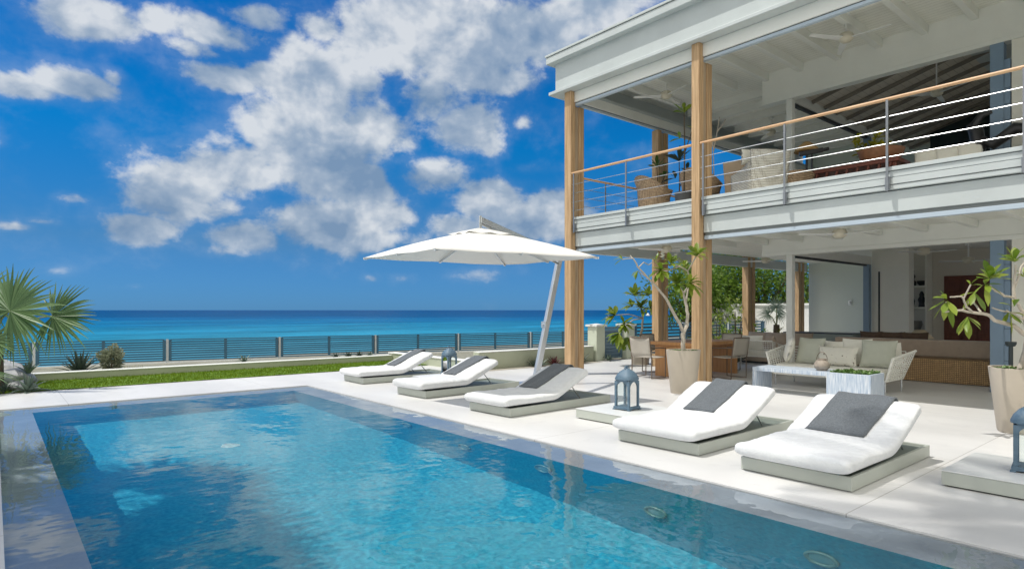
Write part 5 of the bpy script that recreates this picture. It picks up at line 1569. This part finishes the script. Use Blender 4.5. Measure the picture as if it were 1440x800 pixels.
B0 = pd(-6, 548, 10.9); B0.z = 0
lv = [(pd(14, 437, 10.5), CR * .55 + UP * .75, -CF + UP * .35, 1.0, R(310), 46), (pd(74, 444, 10.9), CR - UP * .05, -CF + UP * .3 - CR * .1, .78, R(255), 42), (pd(-14, 478, 10.4), CR * .9 - UP * .35, -CF + UP * .6, .45, R(230), 36),
      (pd(-60, 400, 10.8), UP - CR * .3, -CF - CR * .2, .9, R(280), 40), (pd(-80, 470, 10.6), -CR, -CF + UP * .3, .9, R(280), 40), (pd(-30, 420, 11.6), UP + CF * .4, -CF + UP, .9, R(280), 40), (pd(-40, 520, 10.2), -CF - CR * .3, UP - CF * .3, .8, R(280), 36)]
fan_palm(tuple(B0), lv, 1.05, 'silvery green fan palm entering the picture at the left edge')
c = pd(1092, 432, 18.5); b = Vector((c.x, c.y, -.02))
fan_palm(tuple(b), [(c, UP + CR * .2, -CF + UP * .3, .44, R(300), 26), (c + Vector((.3, .1, -.2)), CR, -CF + UP * .6, .36, R(260), 22), (c + Vector((-.3, .1, -.2)), -CR + UP * .2, -CF + UP * .5, .36, R(260), 22)], c.z - .5,
         'pale fan palm behind the slim white column', leafm=leaf_mat('pale_palm_leaf', (.24, .34, .25), (.42, .52, .40), .5, .3))


def spiky(loc, n, L, W, lm, label, cat='plant', group=None, up=.9, r=None, name='agave_plant', droop=.25):
    r = r or rnd
    m = MB()
    for k in range(n):
        a = 2.4 * k; e = .12 + up * (k / n)
        leaf(m, (.02 * math.cos(a), .02 * math.sin(a), 0), (math.cos(a) * math.sin(e), math.sin(a) * math.sin(e), math.cos(e)), L * r.uniform(.8, 1.1) * (.75 + .25 * k / n), W, droop * (k / n), 0, 6, .5, 'agave')
    return tag(m.build(name, lm, None, smooth=True, loc=loc), label, cat, group)


def on_bed(u, v, z=.06):
    d = px_dir(u, v); t = (z - EYE) / d.z
    return Vector((d.x * t, d.y * t, z))


p = on_bed(112, 524); p.y = max(p.y, 15.7); p.z = .02
spiky(p, 34, .74, .08, darkagave, 'large dark spiky agave in the planter near the fan palm', 'agave', up=1.25)
for u, v, L, lm, lb in ((340, 507, .22, agaveleaf, 'pale little agave alone in the middle of the planter bed'), (472, 502, .17, darkagave, 'leftmost of the small row of agaves by the far corner of the lawn'), (490, 501, .20, darkagave, 'second small agave of the row by the far corner of the lawn'),
                        (505, 500.5, .20, darkagave, 'third small agave of the row by the far corner of the lawn'), (520, 500, .17, agaveleaf, 'rightmost small agave of the row by the far corner of the lawn')):
    p = on_bed(u, v); p.y = max(15.75, min(p.y, 17)); p.z = .03; k = EYE
    spiky(p, 18, L * 1.4, .045, lm, lb, 'agave', 'small agaves in the planter bed', up=1.2)
for u, v, L, lm, lb, nm in ((729, 512, .28, agaveleaf, 'pale grey agave at the foot of the sage wall beyond the second lounger', 'agave_plant'), (745, 510, .26, redleaf, 'reddish bromeliad at the foot of the sage wall', 'bromeliad'),
                            (772, 508, .42, darkagave, 'spiky dark yucca at the foot of the sage wall left of the corner post', 'yucca'), (787, 508, .34, darkagave, 'smaller spiky yucca touching the corner post', 'yucca'), (828, 505, .22, agaveleaf, 'small green agave right of the corner post', 'agave_plant'),
                            (688, 509, .24, darkagave, 'small dark agave behind the head of the second lounger', 'agave_plant')):
    p = on_bed(u, v, 0); p.y = 11.36; p.z = .0; spiky(p, 22, L * 1.3, .05, lm, lb, 'plant', 'plants at the foot of the sage wall', up=1.15, name=nm)
structure('planting_strip', MB().add([(8.75, 11.2, .004), (12.6, 11.2, .004), (12.6, 11.55, .004), (8.75, 11.55, .004)], [(0, 1, 2, 3)]), mat('bed_gravel2', (0.34, 0.32, 0.27), 0.95, 0.25, 6, 0.6, 30))
# round grey shrub
p = on_bed(157, 523); p.y = max(p.y, 15.8); p.z = .02
sh = thing('grey_shrub', 'rounded grey green shrub next to the dark agave', 'shrub', p)
m = MB()
for k in range(1500):
    v = Vector((rnd.gauss(0, 1), rnd.gauss(0, 1), rnd.gauss(0, 1))).normalized() * rnd.uniform(.1, 1) ** .6
    kk = 1 + .5 * noise.noise(v * 1.8 + Vector((4, 1, 2))); q = Vector((v.x * .21 * kk, v.y * .21 * kk, .32 + v.z * .27 * kk)); leaf(m, q, v + UP * .4, .065, .04, 0, rnd.uniform(0, 3), 2)
m.build('foliage', leaf_mat('grey_shrub_leaf', (.17, .20, .13), (.36, .38, .27), .6, .2), sh)
m = MB(); m.tube([(0, 0, 0), (0, 0, .4)], [.02, .01], 6); m.build('stem', darkbark, sh)
m = MB()
for k in range(40):
    p = Vector((rnd.uniform(2.1, 2.6), rnd.uniform(15.9, 16.2), .0)); leaf(m, p, (rnd.uniform(-.2, .2), rnd.uniform(-.2, .2), 1), rnd.uniform(.12, .22), .012, .1, 0, 3, .2, 'agave')
tag(m.build('ornamental_grass', leaf_mat('dry_grass', (.25, .23, .08), (.42, .38, .16), .7, .2), None), 'small tuft of yellowish ornamental grass in the planter bed', 'grass tuft')

# rocks and grey agave at the left edge
rp = [((on_bed(18, 536, .05)), .34, 'large grey boulder below the fan palm'), (on_bed(30, 549, 0), .20, 'low grey rock with pale top at the corner of the lawn'), (on_bed(-12, 545, 0), .3, 'boulder at the very left edge'), (on_bed(4, 524, .05), .36, 'flat topped boulder behind the others under the fan palm')]
for q, s, lb in rp:
    bm = bmesh.new(); bmesh.ops.create_icosphere(bm, subdivisions=4, radius=s)
    for v in bm.verts:
        n_ = noise.noise(v.co * 2.6 / s * .5 + q) * .30 + noise.noise(v.co * 7 / s * .4 + q) * .08
        v.co = v.co * (1 + n_); v.co.z *= .62
    me = bpy.data.meshes.new('boulder'); bm.to_mesh(me); bm.free(); me.materials.append(stonem)
    for f in me.polygons: f.use_smooth = True
    o = bpy.data.objects.new('boulder', me); COL.objects.link(o); o.location = (q.x, q.y, s * .22); tag(o, lb, 'rock', 'boulders at the left edge')
p = on_bed(40, 551, 0); spiky(p, 16, .46, .075, agaveleaf, 'broad grey agave with drooping leaves on the rocks at the left edge', 'agave', up=1.35, droop=.6)
p = on_bed(40, 540, 0); p.z = .2; spiky(p, 12, .34, .07, agaveleaf, 'upright grey agave behind the drooping one at the left edge', 'agave', up=.9)
p = on_bed(6, 552, 0); spiky(p, 18, .30, .04, darkagave, 'dark low agave at the foot of the boulders', 'agave', up=1.3)

# trees beyond the terrace
def crown_tree(base, rad, hz, z0, n, label, r):
    t = thing('leafy_tree', label, 'tree', base, 0, 'bright green trees beyond the terrace')
    m = MB(); m.tube([(0, 0, -1.0), (.05, 0, z0 * .6), (.1, .05, z0 + hz)], [.16, .13, .05], 8)
    cl = []
    for k in range(16):
        v = Vector((r.gauss(0, 1), r.gauss(0, 1), r.gauss(0, .8))).normalized() * r.uniform(.35, .85)
        c_ = Vector((v.x * rad, v.y * rad, z0 + hz + v.z * hz)); cl.append((c_, r.uniform(.32, .5) * rad))
        m.tube([(.08, .03, z0 + .2), (Vector((.08, .03, z0 + .6)) + c_) / 2, c_], [.06, .04, .015], 5)
    m.build('trunk', darkbark, t, smooth=True)
    m = MB()
    for k in range(n):
        c_, s = cl[k % len(cl)]
        v = Vector((r.gauss(0, 1), r.gauss(0, 1), r.gauss(0, 1))).normalized() * s * r.uniform(.55, 1.05)
        leaf(m, c_ + v, v.normalized() + Vector((r.uniform(-.6, .6), r.uniform(-.6, .6), r.uniform(-.2, .6))), r.uniform(.14, .24), r.uniform(.07, .11), .3, r.uniform(-1, 1), 2, .2, 'lance')
    m.build('crown', treeleaf, t)


r2 = random.Random(5)
for u, dist, rad, hz, z0, lb in ((975, 25.5, 1.9, 2.2, -.2, 'leftmost bright green tree showing left of the middle timber post'), (1025, 27, 2.3, 2.6, 0, 'bright tree just right of the middle timber post'), (1075, 26, 2.2, 2.6, .1, 'bright tree behind the fan palm and slim column'), (1120, 28, 2.4, 2.6, .3, 'rightmost bright tree beside the pale green wall'),
                                 (1000, 31, 2.6, 2.8, .2, 'taller tree behind in the gap between the two timber posts')):
    q = pd(u, 436, dist); crown_tree((q.x, q.y, -.1), rad, hz, z0, 3600, lb, r2)


def shrub(u, dist, h, w, n, lm, label, L=.16, r=r2, cat='shrub', name='leafy_shrub'):
    q = pd(u, 436, dist); t = thing(name, label, cat, (q.x, q.y, -.05))
    m = MB()
    for k in range(5): m.tube([(0, 0, 0), (r.uniform(-.3, .3) * w, r.uniform(-.3, .3) * w, h * .8)], [.018, .008], 5)
    m.build('stem', darkbark, t)
    m = MB()
    for k in range(n): rosette(m, (r.gauss(0, .3) * w, r.gauss(0, .3) * w, h * r.uniform(.3, 1)), (r.uniform(-.7, .7), r.uniform(-.7, .7), .8), 6, L, L * .36, r)
    m.build('foliage', lm, t, smooth=True)


shrub(1008, 17.5, 1.35, .8, 50, frleaf, 'yellow green shrub right behind the middle timber post')
shrub(1036, 18.5, 1.75, .9, 42, frleaf, 'tall airy shrub in front of the white garden wall')
shrub(1022, 20, .9, .9, 40, treeleaf, 'low dark shrub under the airy one by the white wall')
shrub(1095, 17.2, .95, .4, 16, yelleaf, 'yellow croton between the fan palm and the daybed', L=.14)
shrub(1060, 21, .8, .8, 40, treeleaf, 'low green shrub right of the second far timber post')
for u, dist, L, lm, lb, nm in ((1037, 16.4, .9, darkagave, 'spiky green yucca left of the far timber post', 'yucca'), (1071, 16.8, .8, darkagave, 'spiky green yucca right of the far timber post', 'yucca'), (1083, 16.6, 1.0, redleaf, 'dark red cordyline beside the fan palm', 'cordyline')):
    q = pd(u, 436, dist); spiky((q.x, q.y, .02), 26, L, .07, lm, lb, 'plant', up=.95, name=nm)

# plants on the upper balcony
def up_plant(u, v, dist, n, L, label, lm, pot=True):
    q = pd(u, v, dist); t = thing('potted_plant', label, 'plant', (q.x, q.y, FL2))
    m = MB(); m.lathe([(.001, 0), (.14, 0), (.19, .42), (.16, .42), (.001, .36)], n=18); m.build('pot', mat('dark_pot', (.06, .065, .07), .5), t, smooth=True)
    m = MB(); h = q.z - FL2
    m.tube([(0, 0, .36), (.02, 0, h * .7), (0, 0, h)], [.02, .015, .01], 6); m.tube([(.02, 0, h * .6), (.16, -.1, h * .85)], [.012, .008], 6); m.build('stem', darkbark, t, smooth=True)
    m = MB(); rosette(m, (0, 0, h), UP, n, L, L * .3, r2); rosette(m, (.16, -.1, h * .85), UP, n // 2, L * .8, L * .25, r2); rosette(m, (-.02, .1, h * .75), -CR + UP, n // 2, L * .8, L * .25, r2); m.build('foliage', lm, t, smooth=True)


up_plant(962, 158, 12.4, 8, .3, 'bright green potted tree reaching the upper ceiling behind the front post', frleaf)
up_plant(924, 235, 15.0, 10, .34, 'leafy green plant in front of the rear post on the balcony', cocoleaf)
up_plant(955, 226, 14.4, 8, .40, 'dark long leaved plant against the sky on the balcony', darkagave)
bt_ = thing('bare_branch_plant', 'bare branched potted plant between the front post and the ceiling beam', 'plant', (pd(1003, 190, 12.6).x, pd(1003, 190, 12.6).y, FL2))
m = MB(); m.lathe([(.001, 0), (.14, 0), (.18, .40), (.15, .40), (.001, .35)], n=18); m.build('pot', mat('dark_pot', (.06, .065, .07), .5), bt_, smooth=True)
m = MB()
for a, b_ in (((0, 0, .35), (.0, .0, 1.4)), ((0, 0, 1.3), (.1, -.08, 2.0)), ((0, 0, 1.4), (-.12, .1, 1.85)), ((.06, -.05, 1.7), (.2, -.16, 1.95))): m.tube([a, ((a[0] + b_[0]) / 2 + .02, (a[1] + b_[1]) / 2, (a[2] + b_[2]) / 2), b_], [.016, .012, .008], 6)
m.build('stem', barkm, bt_, smooth=True)
m = MB()
for k in range(26): rosette(m, (12.3 + rnd.uniform(-.25, .25), 4.36 + rnd.uniform(-.2, .35), FL2 + .73 + .14 + rnd.uniform(0, .34)), (rnd.uniform(-.8, .8), rnd.uniform(-.8, .8), .7), 6, .2, .06, rnd)
tag(m.build('dried_arrangement', yelleaf, None, smooth=True), 'yellow leafy arrangement heaped in the rough wooden bowl upstairs', 'plant')
# dark leafed plants inside the lower room
m = MB(); q = pd(1343, 470, 14.6)
for k in range(11):
    a = 2.4 * k; leaf(m, (0, 0, .5), (math.cos(a), math.sin(a), 1.1), .75, .16, .7, 0, 6, .2, 'lance')
pt = thing('indoor_plant', 'dark broad leaved plant in front of the carved door', 'plant', (q.x, q.y, 0))
m.build('foliage', darkagave, pt, smooth=True)
m = MB(); m.lathe([(.001, 0), (.16, 0), (.2, .45), (.17, .45), (.001, .4)], n=18); m.build('pot', blackm, pt, smooth=True)

# coconut palms standing just outside the picture, whose crowns shade the pool and deck
def coconut(base, crown, label, L, n, r, seed):
    t = thing('coconut_palm', label, 'palm', base, 0, None)
    c_ = Vector(crown) - Vector(base)
    m = MB(); pts = [Vector((c_.x * f ** 1.6, c_.y * f ** 1.6, c_.z * f)) for f in [i / 10 for i in range(11)]]
    m.tube(pts, [.19 - .07 * i / 10 for i in range(11)], 12); m.build('trunk', barkm, t, smooth=True)
    m = MB()
    for k in range(n):
        a = 2.4 * k + r.uniform(-.2, .2); el_ = R(62) - R(88) * k / n
        d = Vector((math.cos(a) * math.cos(el_), math.sin(a) * math.cos(el_), math.sin(el_)))
        side = d.cross(UP).normalized(); NS = 30; P_ = []
        for i in range(NS + 1):
            f = i / NS; P_.append(c_ + d * (L * f) - UP * (.42 * L * f * f))
        m.tube(P_[::3], [.022 * (1 - .8 * i / 10) for i in range(11)], 5)
        for i in range(3, NS):
            f = i / NS; tg = (P_[i + 1] - P_[i - 1]).normalized()
            ll = L * .30 * math.sin(PI * min(1, f * .85 + .12)) ** .7
            for s in (-1, 1):
                leaf(m, P_[i], side * s * .85 + tg * .55 - UP * .25, ll, .035, .25, 0, 3, .15, 'lance')
    m.build('fronds', cocoleaf, t)


def ring_palm(loc, h, Rad, label, n):
    lv = []
    for k in range(n):
        a = 2.4 * k; e = R(10) + R(55) * (k / n)
        d = Vector((math.cos(a) * math.cos(e), math.sin(a) * math.cos(e), math.sin(e)))
        c_ = Vector((loc[0], loc[1], h)) + d * Rad * .62
        lv.append((c_, d - UP * .35, UP - d * .3, Rad * .72, R(270), 30))
    fan_palm(loc, lv, h - .1, label, 'fan palms outside the picture')


ring_palm((-1.22, 5.1, 0), 2.6, .86, 'lower fan palm outside the picture at the near left of the pool', 8)
ring_palm((-1.75, 6.05, 0), 5.2, 1.05, 'taller fan palm outside the picture at the near left of the pool', 10)
ring_palm((-2.3, 8.5, 0), 6.4, 1.4, 'tallest fan palm outside the picture beside the middle of the pool', 14)
ring_palm((-2.0, 7.0, 0), 5.9, 1.2, 'second tallest fan palm outside the picture beside the pool', 12)
coconut((-4.5, 1.0, 0), (1.35, 3.1, 10.0), 'leaning coconut palm outside the picture above the near deck', 2.3, 18, random.Random(9), 2)
